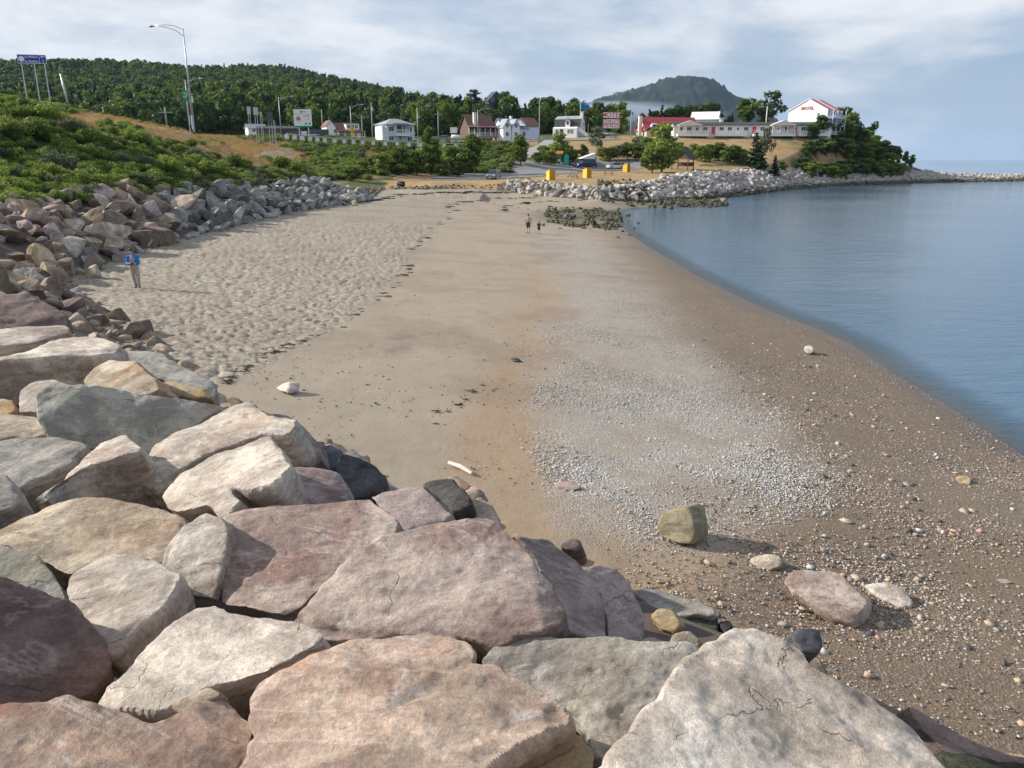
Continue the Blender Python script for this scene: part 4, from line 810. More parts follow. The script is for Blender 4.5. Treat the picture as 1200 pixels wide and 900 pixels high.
def bmk(px,py,P):
    w_=fbm(np.stack([P[:,0]*.4,P[:,1]*.3,P[:,0]*0],1),3,79)
    return sstep(px,np.interp(py,[262,330,400,500,560,700,900],[690,735,800,900,860,760,700])-60,np.interp(py,[262,330,400,500,560,700,900],[690,735,800,900,860,760,700])+40)*np.clip(.55+w_*1.2,.05,1)
scat('gravel','band of small pale gravel lying along the middle of the beach',[on_sand(230000,(560,1080),(285,690),lambda a,b_,c:gm(a,b_,c)*.95,.014,.045,3),on_sand(14000,(560,1080),(285,660),lambda a,b_,c:gm(a,b_,c)*.4,.035,.075,3)],P_light)
scat('pebbles','scattered mixed pebbles on the brown wet sand beside the water',[on_sand(240000,(640,1400),(290,900),lambda a,b_,c:bmk(a,b_,c)*.75,.014,.055,3.5),on_sand(9000,(760,1300),(380,900),lambda a,b_,c:bmk(a,b_,c)*.3,.05,.16,4),on_sand(9000,(520,900),(400,760),lambda a,b_,c:.25+0*a,.015,.05,3)],P_mix)
scat('beach_debris','dark specks of weed and bark scattered on the sand',[on_sand(6000,(250,720),(262,560),lambda a,b_,c:.35*(fbm(np.stack([c[:,0]*.5,c[:,1]*.3,c[:,0]*0],1),3,5)>-.05),.012,.05,3),on_sand(900,(200,700),(262,520),lambda a,b_,c:.5+0*a,.03,.08,2)],P_dark)
# tide lines of seaweed
def wrack(seed):
    r_=np.random.default_rng(seed); mb=MB()
    for k in range(9):
        a=r_.uniform(0,6.28); c=r_.normal(size=2)*.25; L=r_.uniform(.12,.4); pts=[(c[0]+math.cos(a)*L*u+r_.normal()*.03,c[1]+math.sin(a)*L*u*.6,.02+.05*r_.random()) for u in (-1,-.4,.2,.8)]
        mb.tube(pts,[.02,.05,.04,.015],5)
    return mb.mesh('wrack',M['wrack'])
M['wrack']=plain('dark_seaweed',(0.045,0.032,0.022),.9,0,.3,8)
WR=[wrack(k) for k in range(5)]
lines=[([(262,452),(300,424),(345,402),(395,386),(412,372),(440,352),(466,332),(484,308),(488,290),(500,274),(522,256),(536,248),(528,243),(536,238),(580,233),(640,231)],150,2.2),([(596,251),(588,244),(600,240),(640,236),(700,233)],40,1.5),([(512,505),(520,492),(534,478),(552,462),(575,452)],16,5),
       ([(430,236),(470,229),(520,226),(560,226),(600,226)],90,1.2),([(660,268),(690,262),(720,268)],20,2),([(330,250),(380,243),(440,235),(470,231)],40,1)]
P=[];Rr_=[];Sc=[]
random.seed(9)
for pts,n,j in lines:
    a=np.array(pts,float); cum=np.concatenate([[0],np.cumsum(np.linalg.norm(np.diff(a,axis=0),axis=1))])
    for k in range(n):
        s=random.random()*cum[-1]; x=np.interp(s,cum,a[:,0])+random.gauss(0,j*1.4); y=np.interp(s,cum,a[:,1])+random.gauss(0,j*.45)
        q=hit(x,y,6,300); P.append(q+np.array([0,0,.01])); Rr_.append((0,0,random.uniform(-.5,.5))); u=random.random()**2; sc=(.22+.75*u)*np.interp(y,[225,260,330,450],[1.5,.8,.42,.26]); Sc.append((sc*1.2,sc*.8,sc))
instancer('seaweed_line','broken dark lines of dried seaweed left by the tide across the sand',P,Rr_,Sc,WR)
o=MB().tube([tuple(hit(526,545)+np.array([0,0,.05])),tuple(hit(540,551)+np.array([0,0,.07])),tuple(hit(553,557)+np.array([0,0,.04]))],[.035,.045,.03],7).build('driftwood_stick',plain('bleached_wood',(.62,.58,.50),.8)); tag(o,'bleached white stick of driftwood on the sand above the dark red stone','stick')
print('pebbles',time.time()-T00)
# ------------------------------------------------------------------ foliage shapes
def leaves(V,F,T,cen,rad,n,size,rng,flat=1.0,shell=.55,tint=None):
    d=rng.normal(size=(n,3)); d/=np.linalg.norm(d,axis=1)[:,None]; r=rng.uniform(shell,1,n)**.7
    p=cen+d*r[:,None]*rad
    a=rng.normal(size=(n,3)); a[:,2]*=flat; a/=np.linalg.norm(a,axis=1)[:,None]; b_=np.cross(a,d+rng.normal(size=(n,3))*.6); b_/=np.linalg.norm(b_,axis=1)[:,None]+1e-9
    s=size*rng.uniform(.6,1.3,n)[:,None]; k=len(V)*1
    q=np.stack([p-a*s*.9,p+b_*s*.45,p+a*s*.9,p-b_*s*.45],1).reshape(-1,3)
    base=sum(len(x) for x in V); V.append(q); F.append(np.arange(n*4).reshape(n,4)+base)
    tt=np.clip(rng.uniform(.1,.75,n)+(rng.uniform(-.2,.25) if tint is None else tint)+.18*d[:,2],0,1); T.append(tt)
def crown_mesh(name,mat,clumps,n,size,seed,flat=1.0,shell=.5):
    rng=np.random.default_rng(seed); V=[];F=[];T=[]
    tot=sum(c[3]*c[4]*c[5] for c in clumps)**1.0
    for c in clumps:
        m=max(6,int(n*(c[3]*c[4]*c[5])**.67/sum((k[3]*k[4]*k[5])**.67 for k in clumps))); leaves(V,F,T,np.array(c[:3]),np.array(c[3:6]),m,size,rng,flat,shell)
    return mesh_np(name,np.vstack(V),np.vstack(F),mat,False,{'tint':('FACE',np.concatenate(T))})
def decid(seed,mat,n=1700,size=.055,w=.36,z0=.22,K=20,lean=0):     # unit height
    r=np.random.default_rng(seed); cl=[]
    for k in range(K):
        t=r.uniform(0,1); z=z0+(.95-z0)*t; prof=math.sin(math.pi*min(.97,(t*.82+.14)))**.7*w; a=r.uniform(0,6.28); q=prof*r.uniform(.25,.85); c=r.uniform(.09,.17)*(w/.36)**.5
        cl.append((math.cos(a)*q+lean*t,math.sin(a)*q,z,c,c,c*.75))
    cl.append((lean*.5,0,.6,w*.45,w*.45,.22))
    return crown_mesh('crown',mat,cl,n,size,seed)
def conif(seed,mat,n=1500,size=.045,w=.2,z0=.06):
    r=np.random.default_rng(seed); cl=[]
    for k in range(26):
        t=(k+.5)/26; z=z0+(1-z0)*t; rr_=w*(1-t)**.85+.01
        for j in range(max(2,int(7*(1-t)))):
            a=r.uniform(0,6.28); q=rr_*r.uniform(.3,.9); cl.append((math.cos(a)*q,math.sin(a)*q,z-q*.15,rr_*.4+.012,rr_*.4+.012,.025))
    return crown_mesh('crown',mat,cl,n,size,seed,.4,.2)
def pine(seed,mat,n=800,size=.035):
    r=np.random.default_rng(seed); cl=[]
    for k in range(15):
        z=.42+.55*k/15+r.uniform(-.02,.02); a=r.uniform(0,6.28); q=r.uniform(.05,.24)*(1.15-k/20); cl.append((math.cos(a)*q,math.sin(a)*q,z,.11,.09,.035))
    cl.append((0,0,.95,.06,.06,.05)); return crown_mesh('crown',mat,cl,n,size,seed,.6,.2)
def trunk_mesh(seed,mat,r0=.022,top=.9,limbs=6,lean=0):
    r=np.random.default_rng(seed); mb=MB(); pts=[(lean*t*t+.01*math.sin(9*t),.01*math.cos(7*t),t*top) for t in (0,.25,.5,.75,1)]; mb.tube(pts,[r0,r0*.8,r0*.6,r0*.38,r0*.12],7)
    for k in range(limbs):
        t=r.uniform(.3,.85); a=r.uniform(0,6.28); L=r.uniform(.12,.26); b0=(lean*t*t,0,t*top); mb.tube([b0,(b0[0]+math.cos(a)*L*.5,math.sin(a)*L*.5,b0[2]+L*.3),(b0[0]+math.cos(a)*L,math.sin(a)*L,b0[2]+L*.65)],[r0*.35,r0*.22,r0*.08],5)
    return mb.mesh('trunk',mat,True)
TR={'round':[(decid(k,L_mid),trunk_mesh(k,M['bark'])) for k in range(4)],
    'bright':[(decid(10+k,L_bri,w=.42,z0=.08),trunk_mesh(10+k,M['bark'])) for k in range(3)],
    'slim':[(decid(20+k,L_mid,w=.22,z0=.12),trunk_mesh(20+k,M['bark'])) for k in range(3)],
    'birch':[(decid(30+k,L_gry,w=.3,z0=.3,n=600),trunk_mesh(30+k,M['birch'])) for k in range(2)],
    'forest':[(decid(40+k,L_for,w=.34,z0=.25),trunk_mesh(40+k,M['bark'])) for k in range(4)],
    'spruce':[(conif(k,L_con),trunk_mesh(50+k,M['bark'],.018,.97,0)) for k in range(3)],
    'pine':[(pine(k,L_con),trunk_mesh(60+k,M['bark'],.016,.95,7)) for k in range(3)],
    'open':[(decid(70+k,L_for,w=.40,z0=.45,K=13,n=650),trunk_mesh(70+k,M['bark'],.02,.85,9)) for k in range(2)],
    'leaning':[(decid(80,L_for,w=.34,z0=.4,K=10,n=450,lean=.3),trunk_mesh(80,M['bark'],.018,.85,6,.3))]}
random.seed(21)
def tree(kind,px,Y,h,label,group,name='tree',wide=1.0,dz=0,cat='tree'):
    cr,tk=random.choice(TR[kind]); q=onland(px,Y,dz-.15); t_=thing(name,label,cat,q,random.uniform(-.5,.5) if kind=='leaning' else random.uniform(0,6.28),group)
    sc=(h*wide,h*wide,h); a=link('crown',cr,t_,scale=sc); b_=link('trunk',tk,t_,scale=sc); return t_
T1='trees around the parking lot'
tree('slim',505,168,9.6,'tall slim dark tree standing left of the parking lot entrance',T1)
tree('round',468,160,5.6,'round bushy tree at the foot of the road bank, left of the slim dark tree',T1,wide=1.3)
tree('bright',447,155,4.0,'low rounded green tree nearest the end of the left rock bank',T1,wide=1.5)
tree('round',488,165,4.8,'broad low tree just left of the tall slim dark tree',T1,wide=1.4)
tree('bright',528,172,6.2,'bushy bright tree between the slim dark tree and the access road',T1,wide=1.2)
tree('round',556,176,8.4,'dark tree beside the bend of the access road behind the silver car',T1,wide=1.0)
tree('round',543,172,6.0,'lower dark tree left of the bend of the access road',T1,wide=1.3)
tree('round',610,186,6.6,'single round dark tree at the back edge of the lot with a thin trunk',T1,wide=1.15)
tree('bright',655,200,7.4,'broad tree with grey-green crown behind the notice board',T1,wide=1.15)
tree('slim',684,202,4.8,'thin dark tree behind the camper van',T1)
tree('bright',638,200,4.4,'low bright tree left of the notice board',T1,wide=1.4)
tree('birch',698,214,7.5,'greyish half-bare tree behind the camper van on the brown slope',T1,wide=1.1)
tree('bright',775,180,10.2,'big broad leafy tree at the right end of the lot beside the dark shelter',T1,wide=1.15)
tree('round',764,176,5.4,'lower leafy tree at the left foot of the big broad one',T1,wide=1.4)
tree('spruce',884,205,8.2,'dark pointed spruce with bushy base in the middle of the motel slope',T1,wide=1.35)
tree('spruce',890,203,6.5,'shorter spruce touching the dark pointed one',T1,wide=1.5)
tree('spruce',907,203,5.2,'small dark spruce right of the two larger ones on the motel slope',T1,wide=1.4)
tree('birch',896,214,9.0,'yellowish leafy tree behind the two spruces on the motel slope',T1,wide=.8)
T2='trees beside the motel'
for a in [('round',875,285,11.2,'rounded dark tree behind the middle of the long low motel'),('open',902,290,13.2,'tall open tree with ragged top left of the red-roofed motel block'),('round',893,283,7.6,'lower tree at the foot of the tall ragged tree'),
          ('round',985,283,12.6,'dense dark tree right against the red-roofed motel block'),('open',1000,283,10.6,'second dense tree right of the motel block'),('leaning',1011,280,9.4,'thin leaning tree at the outer end of the motel hill'),('birch',993,278,7.5,'pale grey tree in front of the dense trees right of the motel block'),
          ('bright',728,272,9.8,'broad lit tree right behind the three-panel motel sign'),('forest',853,300,5.6,'low tree behind the motel roof near the small chimney'),('spruce',857,300,6.6,'small dark spruce behind the motel roof')]: tree(a[0],a[1],a[2],a[3],a[4],T2)
for k,(px,h,kd) in enumerate([(752,7,'forest'),(760,9,'spruce'),(768,9,'forest'),(775,10.5,'spruce'),(783,10,'forest'),(792,10,'forest'),(800,10.5,'forest'),(808,10,'forest'),(818,11.5,'forest'),(827,12.5,'forest'),(834,11,'forest'),(840,8,'forest')]):
    tree(kd,px,305,h*.9,('pointed spruce' if kd=='spruce' else 'leafy tree')+' in the row behind the red shingled roof, '+('left end' if px<778 else ('middle' if px<812 else 'right end by the mountain')),T2+' in a row')
T3='trees standing out of the forest edge'
for a in [('pine',558,330,17,'tall pine with tiered top rising above the forest right of centre'),('pine',537,340,14,'smaller pine left of the tallest pine above the forest'),('spruce',524,345,14,'pointed spruce left of the smaller pine on the skyline'),('spruce',513,350,13,'spruce at the left of the pines on the skyline'),
          ('forest',574,314,9.5,'leafy tree hiding the lower left of the house in the woods'),('forest',584,312,9,'leafy tree hiding the lower right of the house in the woods'),('forest',589,320,15,'tall leafy tree behind the brown porch house'),('spruce',596,322,14,'pointed tree beside the house in the woods'),('spruce',606,310,12,'dark pointed tree above the white gabled house'),('spruce',615,310,11,'second dark pointed tree above the white gabled house'),
          ('forest',628,305,12,'tall leafy tree by the utility pole'),('forest',643,305,12.5,'leafy tree left of the gambrel-roofed house'),('forest',657,300,10.5,'leafy tree behind the left half of the gambrel roof'),('forest',672,300,11.5,'rounded tree behind the gambrel roof'),('spruce',690,300,9,'small dark tree by the blue flag'),('forest',700,305,6,'low tree right of the flag'),('forest',712,305,6.5,'low tree behind the motel sign')]:
    tree(a[0],a[1],a[2],a[3],a[4],T3)
# the wooded headland under the motel block, low growth on the slopes
T4='trees covering the headland below the motel'
random.seed(4)
kk=0
for (px,Y,h) in [(946,236,4.5),(956,240,5),(968,244,5.5),(980,247,6),(992,250,6),(1004,252,6),(1016,255,5.6),(1028,258,5.4),(1040,262,5),(952,246,5.4),(962,250,6),(974,254,6.6),(988,258,7),(1000,262,7.4),(1012,264,7),(1024,268,6.6),(1034,270,6),(1044,270,5.4),(958,256,6),(970,262,6),(984,266,6),(996,272,6),(1008,275,6),(1020,276,5),(1052,268,5),(1060,268,4.8),(1068,270,4.4)] or [(948,250,6),(955,238,7),(965,262,6.5),(972,240,8),(962,232,6),(985,250,8.5),(980,232,7.5),(995,262,7),(998,238,9),(1010,250,8),(1014,235,7),(1022,262,7),(1026,245,7),(1034,252,7),(1040,262,6.4),(1046,255,5.6),(1000,228,6),(985,224,5.5),(968,222,5),(950,224,4.6),(1030,238,5.6),(1052,262,5),(1018,226,5),(1060,264,5.4),(1067,266,4.6),(1007,268,6),(975,270,5)]:
    z=7+(Y)*(.0); 
    side_='left edge' if px<960 else ('outer tip' if px>1040 else ('upper part' if Y>248 else 'lower part'))
    tree('slim' if px>1050 else random.choice(['round','forest','bright']),px,Y,h,'bushy green tree on the %s of the wooded headland'%side_,T4,wide=1.5 if px<1050 else 1.1)
for px in range(944,1062,7):
    Yt=float(np.interp(px,[950,1000,1060],[212,230,246]))
    for dy in (10.5,15): tree(random.choice(['round','bright','forest']),px+random.uniform(-2,2),Yt+dy+random.uniform(-1,1),random.uniform(2.8,4.2),'low bush just above the rocks of the headland '+('near the motel block' if px<985 else ('in its middle' if px<1025 else 'toward its tip')),'low bushes above the headland rocks','bush',1.7,cat='bush')
T5='shrubs along the foot of the motel slope'
for (px,Y,h) in [(822,206,4.2),(832,210,4),(842,210,4.6),(850,208,4),(860,209,4.3),(868,212,3.4),(725,206,4),(735,208,4.4),(745,206,4.6),(753,205,4.6),(716,207,3.6),(706,206,3.6),(812,214,3.4),(795,216,3.4),(870,208,3.2),(915,214,2.6),(757,214,5),(748,220,4.2)]:
    tree(random.choice(['bright','birch','round','bright']),px,Y,h,'leafy shrub at the foot of the dry motel slope '+('right of the shelter' if px>790 else 'left of the big tree'),T5,'shrub',1.6,cat='shrub')
T6='bushes below the road bank'
for (px,Y,h) in [(458,166,4),(478,172,4.4),(497,176,4),(516,180,4.6),(538,184,4.2),(520,168,3.4),(537,165,3.2),(440,160,3.4),(425,150,3.2),(570,200,3),(585,205,2.6),(412,145,2.8),(495,190,4),(460,185,3),(632,190,3),(645,192,3.4),(600,196,2.4),(672,200,3.8),(663,206,4),(690,200,3.2)]:
    tree(random.choice(['bright','round']),px,Y,h,'low green bush in the thicket '+('under the guard rail' if px<560 else 'behind the parking lot'),T6,'bush',1.7,cat='bush')
print('trees',time.time()-T00)
# forest as one mass
rng=np.random.default_rng(12)
P=[]
for Y in np.concatenate([np.arange(288,450,6.0),np.arange(450,1010,8.0)]):
    xs=np.arange(PY(-90,150,Y)[0],PY(720,150,Y)[0],6.0 if Y<450 else 8.0); P.append(np.stack([xs+rng.uniform(-2.6,2.6,len(xs)),np.full(len(xs),Y)+rng.uniform(-2.6,2.6,len(xs))],1))
P=np.vstack(P); px_,py_,f_=proj(np.column_stack([P,P[:,0]*0+14])); P=P[(P[:,1]>296)|(px_<240)|(px_>470)]; z=Hz(P); n=len(P)
px_,py_,f_=proj(np.column_stack([P,z]))
h=rng.uniform(9,14.5,n)*np.where(P[:,1]<330,.95,1.0)*np.where(px_>600,.85,1); h*=1+.18*fbm(np.column_stack([P*.02,z*0]),2,3)
sel=fbm(np.column_stack([P*.012,z*0]),3,8)+rng.normal(size=n)*.25+.30*((P[:,1]>560)&(px_>380))-.12
fd=[decid(100+k,L_for,n=420,size=.065,w=.33,z0=.12,K=14) for k in range(5)]; fc=[conif(100+k,L_con,n=420,size=.055,w=.19) for k in range(3)]; fb_=[decid(120+k,L_mid,n=420,size=.065,w=.34,z0=.1,K=14) for k in range(3)]
rot=np.stack([rng.uniform(-.04,.04,n),rng.uniform(-.04,.04,n),rng.uniform(0,6.28,n)],1); P3f=np.column_stack([P,z-.3])
for nm,lab,m,pr in (('forest','dense dark green mixed forest covering the hillside',sel<.18,fd+fb_),('conifer_forest','dark conifers mixed through the upper hillside forest',sel>=.18,fc)):
    s=np.stack([h,h,h],1)*np.where(pr is fc,1.05,1.0); instancer(nm,lab,P3f[m],rot[m],s[m],pr)
print('forest',n,time.time()-T00)
# undergrowth of the left bank
def shrub(seed,mat,n=1500,size=.075,R_=.85,hh_=.75):
    r=np.random.default_rng(seed); cl=[]
    for k in range(9):
        a=r.uniform(0,6.28); q=R_*r.uniform(0,.75); cl.append((math.cos(a)*q,math.sin(a)*q,hh_*r.uniform(.3,.8),r.uniform(.25,.42),r.uniform(.25,.42),r.uniform(.22,.4)))
    return crown_mesh('foliage',mat,cl,n,size,seed,1.0,.35)
SB=[shrub(k,m) for k,m in enumerate([L_bri,L_bri,L_mid,L_bri,L_gry,L_bri,L_bri])]
def tuft(seed,mat,n=26,h=.5):
    r=np.random.default_rng(seed); V=[];F=[]
    for k in range(n):
        a=r.uniform(0,6.28); p=r.normal(size=2)*.16; l=r.uniform(.5,1)*h; dx=math.cos(a)*l*.35; dy=math.sin(a)*l*.35; w_=.012; ox,oy=-math.sin(a)*w_,math.cos(a)*w_
        b0=len(V); V+=[(p[0]-ox,p[1]-oy,0),(p[0]+ox,p[1]+oy,0),(p[0]+dx+ox*.4,p[1]+dy+oy*.4,l),(p[0]+dx-ox*.4,p[1]+dy-oy*.4,l)]; F.append((b0,b0+1,b0+2,b0+3))
    return mesh_np('tuft',V,F,mat,False,{'tint':('FACE',r.uniform(0,1,n))})
r_=np.random.default_rng(31)
cand=np.stack([r_.uniform(-95,5,60000),r_.uniform(30,235,60000)],1); z,dT,zt,sl,dW,il,isd,LL_=Hz(cand,True)
cx_,cy_,cf_=proj(np.column_stack([cand,z])); 
dry=np.clip(sstep(fbm(np.column_stack([cand*.06,z*0]),4,21)*1.0,-.12,.12)*.22+sum(np.exp(-(((cx_-a)/rx)**2+((cy_-b2)/ry)**2)**1.5) for a,b2,rx,ry in [(150,138,80,12),(220,154,60,15),(290,174,55,16),(335,190,45,11),(50,142,70,7),(450,186,50,12)]),0,1)
dry=dry*(1-np.exp(-(((cx_-60)/110)**2+((cy_-118)/14)**2)**2))
okl=il&((z>4.3)|(dT>11))&(dT>5)&(cf_<260)&(cx_>-60)&(cx_<600)&(cy_>90)
prob=np.where(cf_<75,.55,.34)*(1-dry)
m=okl&(r_.random(len(cand))<prob)&~((cx_>430)&(cy_>203))
print('undergrowth',m.sum())
def put(name,label,m,protos,s0,s1,fscale=True):
    n=m.sum(); s=r_.uniform(s0,s1,n)*np.where(cf_[m]>120,1.35,1.0); instancer(name,label,np.column_stack([cand[m],z[m]-.1]),np.stack([np.zeros(n),np.zeros(n),r_.uniform(0,6.28,n)],1),np.stack([s,s,s*r_.uniform(.7,1.2,n)],1),protos)
put('undergrowth','tangled green undergrowth covering the left bank above the rocks',m,SB,.55,1.15)
put('dry_grass','golden dry grass in patches on the left bank',okl&(dry>.35)&(r_.random(len(cand))<.9),[tuft(k,L_dry) for k in range(5)],.6,1.1)
m3=il&(cy_>205)&(cx_>430)&(cx_<640)&(cf_>120)&(r_.random(len(cand))<.5); 
# single shrubs that stand out of it
random.seed(14)
spr=SB
for k in range(60):
    px=random.uniform(-10,430); Y=random.uniform(44,78) if px<150 else (random.uniform(66,100) if px<300 else random.uniform(100,150)); q=onland(px,Y); zz1=zones(q[None,:2])
    if zz1[0][0]<7.0 or q[2]<4.6: continue
    xx,yy,_=proj(q)
    if float(np.interp(xx,[0,100,225,330],[100,125,140,160]))>yy-3: continue
    if any(abs((xx-a)/rx)**2+abs((yy-b2)/ry)**2<1 for a,b2,rx,ry in [(150,140,70,12),(220,156,60,14),(290,176,50,14)]): continue
    t_=thing('shrub','leafy shrub standing out of the undergrowth on the left bank '+['by the left frame edge','above the brown boulders','below the near lamp post','above the grey boulders','toward the white road sign'][int(np.searchsorted([60,150,240,330],xx))],'shrub',q-np.array([0,0,.1]),random.uniform(0,6),'shrubs on the left bank')
    s=random.uniform(1.3,2.0); link('foliage',random.choice(spr),t_,scale=(s,s,s*1.1))
print('bank',time.time()-T00)
# ------------------------------------------------------------------ mountain far across, air, fog bank
xs=np.arange(-400,2200,11.0); ys=np.arange(3500,4700,11.0); MX,MY=np.meshgrid(xs,ys)
def elevz(py,Y): r=ray(600,py); return 7+r[2]*Y/r[1]
ridx=[600,650,682,700,720,737,760,776,786,800,815,830,848,862,880,900,930,990,1060]; ridy=[150,130,120,114,109,104,99,93,91,92,97,107,118,126,138,150,170,186,200]
prof=np.array([elevz(y,4000) for y in ridy]); PXm=600+(MX/4000)*FPX*.96
hgt=np.interp(PXm+8*fbm(np.stack([MX.ravel()*.004,MY.ravel()*.004,MX.ravel()*0],1),3,4).reshape(MX.shape),ridx,prof)
fall=np.exp(-np.abs((MY-4000)/np.where(MY<4000,330,420))**1.7)
q3=np.stack([MX.ravel(),MY.ravel(),MX.ravel()*0],1)
Z=np.maximum(hgt,0)*fall*(1+.16*fbm(q3*.004,4,2).reshape(MX.shape)*(fall<.97))+26*np.abs(fbm(q3*.035,3,6)).reshape(MX.shape)*sstep(fall,.05,.3)*sstep(hgt,20,80)-8
I=np.arange(MX.size).reshape(MX.shape); F=np.stack([I[:-1,:-1],I[:-1,1:],I[1:,1:],I[1:,:-1]],-1).reshape(-1,4)
mm,t,b=newmat('far_forest'); pos=t.new('ShaderNodeNewGeometry').outputs['Position']; nz=t.new('ShaderNodeSeparateXYZ',{0:t.new('ShaderNodeNewGeometry').outputs['Normal']}).outputs[2]
c=t.mix(t.noise(pos,.03,5,.65),(0.006,0.016,0.014),(0.022,0.042,0.03)); c=t.mix(t.math('MULTIPLY',t.ss(t.noise(t.vmul(pos,(1,1,.35)),.012,5,.6),.60,.68),.6),c,(0.20,0.19,0.17)); t.set(b.inputs['Base Color'],c); b.inputs['Roughness'].default_value=.95
o=link('mountain',mesh_np('mountain',np.stack([MX.ravel(),MY.ravel(),Z.ravel()],1),F,mm)); tag(o,'distant forested mountain half sunk in haze behind the motel','mountain',kind='structure')
def volume(name,me,label,dens,col,aniso=.35):
    m=bpy.data.materials.new(name); m.use_nodes=True; t=NT(m.node_tree); t.n.clear(); v=t.new('ShaderNodeVolumePrincipled'); v.inputs['Color'].default_value=(*col,1); v.inputs['Density'].default_value=dens; v.inputs['Anisotropy'].default_value=aniso
    oo=t.new('ShaderNodeOutputMaterial'); t.l.new(v.outputs[0],oo.inputs['Volume']); me.materials.append(m); o=link(name,me); tag(o,label,name.replace('_',' '),kind='stuff'); return o
HB=MB().box(-16500,16500,-16500,16500,-7.5,470); me=bpy.data.meshes.new('haze'); me.from_pydata(HB.v,[],HB.f); volume('haze',me,'thin pale blue sea haze over the whole bay',HAZE,(.52,.72,1.0),.2)
q=PY(722,133,2950); fog=MB(); fog.ell((0,0,0),(1,1,1),24,16); me=bpy.data.meshes.new('fog_bank'); me.from_pydata(fog.v,[],fog.f)
m=bpy.data.materials.new('fog_bank'); m.use_nodes=True; t=NT(m.node_tree); t.n.clear(); tc=t.new('ShaderNodeTexCoord').outputs['Object']
r2=t.new('ShaderNodeVectorMath',{0:tc},operation='LENGTH').outputs['Value']; dn=t.math('MULTIPLY',t.ss(t.math('ADD',r2,t.math('MULTIPLY',t.noise(tc,2.2,4,.6),.7)),.65,1.25,1,0),.011)
v=t.new('ShaderNodeVolumePrincipled'); v.inputs['Color'].default_value=(.70,.82,1,1); t.set(v.inputs['Density'],dn); v.inputs['Anisotropy'].default_value=.2
oo=t.new('ShaderNodeOutputMaterial'); t.l.new(v.outputs[0],oo.inputs['Volume']); me.materials.append(m)
o=link('fog_bank',me,None,tuple(q),None,(310,200,52)); tag(o,'low bank of pale fog lying at the left foot of the mountain','fog bank',kind='stuff')
# ------------------------------------------------------------------ buildings (front looks towards -y before turning)
def face(hs,side,w,d):   # returns function (u,z,out)->point on a wall: F front, L left, R right
    if side=='F': return lambda u,z,o:(u,-d/2-o,z)
    if side=='L': return lambda u,z,o:(-w/2-o,-u,z)
    return lambda u,z,o:(w/2+o,u,z)
def panel(parent,name,mat,side,w,d,u,z,pw,ph,out=.05,th=.06):
    f=face(None,side,w,d); a=[f(u-pw/2,z,out),f(u+pw/2,z,out),f(u+pw/2,z+ph,out),f(u-pw/2,z+ph,out)]; b_=[f(u-pw/2,z,out-th),f(u+pw/2,z,out-th),f(u+pw/2,z+ph,out-th),f(u-pw/2,z+ph,out-th)]
    m=MB(); m.hexa([a[0],a[1],b_[1],b_[0],a[3],a[2],b_[2],b_[3]]); return m.build(name,mat,parent)
def window(parent,side,w,d,u,z,pw=.9,ph=1.2,fm='white'):
    fr=panel(parent,'window',M[fm],side,w,d,u,z,pw+.24,ph+.24,.06,.08); panel(fr,'pane',M['glass'],side,w,d,u,z+.12,pw,ph,.075,.03); 
    panel(fr,'mullion',M[fm],side,w,d,u,z+.12,.07,ph,.10,.03); return fr
def door(parent,side,w,d,u,z=.1,pw=.95,ph=2.05,mat='white',glass=True):
    dr=panel(parent,'door',M[mat],side,w,d,u,z,pw,ph,.05,.06)
    if glass: panel(dr,'pane',M['glass'],side,w,d,u,z+.9,pw*.6,ph*.45,.062,.03)
    return dr
def gable_roof(parent,w,d,h,rise,mat,ov=.35,axis='x',name='roof',x0=0,y0=0,th=.16):
    m=MB()
    if axis=='x': prof=[(y0-d/2-ov,h-rise*ov*2/d),(y0,h+rise),(y0+d/2+ov,h-rise*ov*2/d),(y0+d/2+ov,h-rise*ov*2/d+th),(y0,h+rise+th),(y0-d/2-ov,h-rise*ov*2/d+th)]; a,b_=x0-w/2-ov,x0+w/2+ov
    else: prof=[(x0-w/2-ov,h-rise*ov*2/w),(x0,h+rise),(x0+w/2+ov,h-rise*ov*2/w),(x0+w/2+ov,h-rise*ov*2/w+th),(x0,h+rise+th),(x0-w/2-ov,h-rise*ov*2/w+th)]; a,b_=y0-d/2-ov,y0+d/2+ov
    # two sloping slabs
    k=[(prof[0],prof[1],prof[4],prof[5]),(prof[1],prof[2],prof[3],prof[4])]
    for q in k: m.prism(list(q),a,b_,axis)
    return m.build(name,M[mat],parent)
def walls(parent,w,d,h,rise,mat,axis='x',x0=0,y0=0,name='wall'):
    m=MB()
    if axis=='x': m.prism([(y0-d/2,-2),(y0+d/2,-2),(y0+d/2,h),(y0,h+rise-.02),(y0-d/2,h)],x0-w/2,x0+w/2,'x')
    else: m.prism([(x0-w/2,-2),(x0+w/2,-2),(x0+w/2,h),(x0,h+rise-.02),(x0-w/2,h)],y0-d/2,y0+d/2,'y')
    return m.build(name,M[mat],parent)
def hip_roof(parent,w,d,h,rise,mat,ov=.5,ridge=.4,name='roof'):
    x,y=w/2+ov,d/2+ov; r=w*ridge/2; m=MB(); b0=[(-x,-y,h),(x,-y,h),(x,y,h),(-x,y,h)]; t0=[(-r,0,h+rise),(r,0,h+rise)]
    m.poly([b0[0],b0[1],t0[1],t0[0]]).poly([b0[1],b0[2],t0[1]]).poly([b0[2],b0[3],t0[0],t0[1]]).poly([b0[3],b0[0],t0[0]]).poly(b0[::-1]); return m.build(name,M[mat],parent)
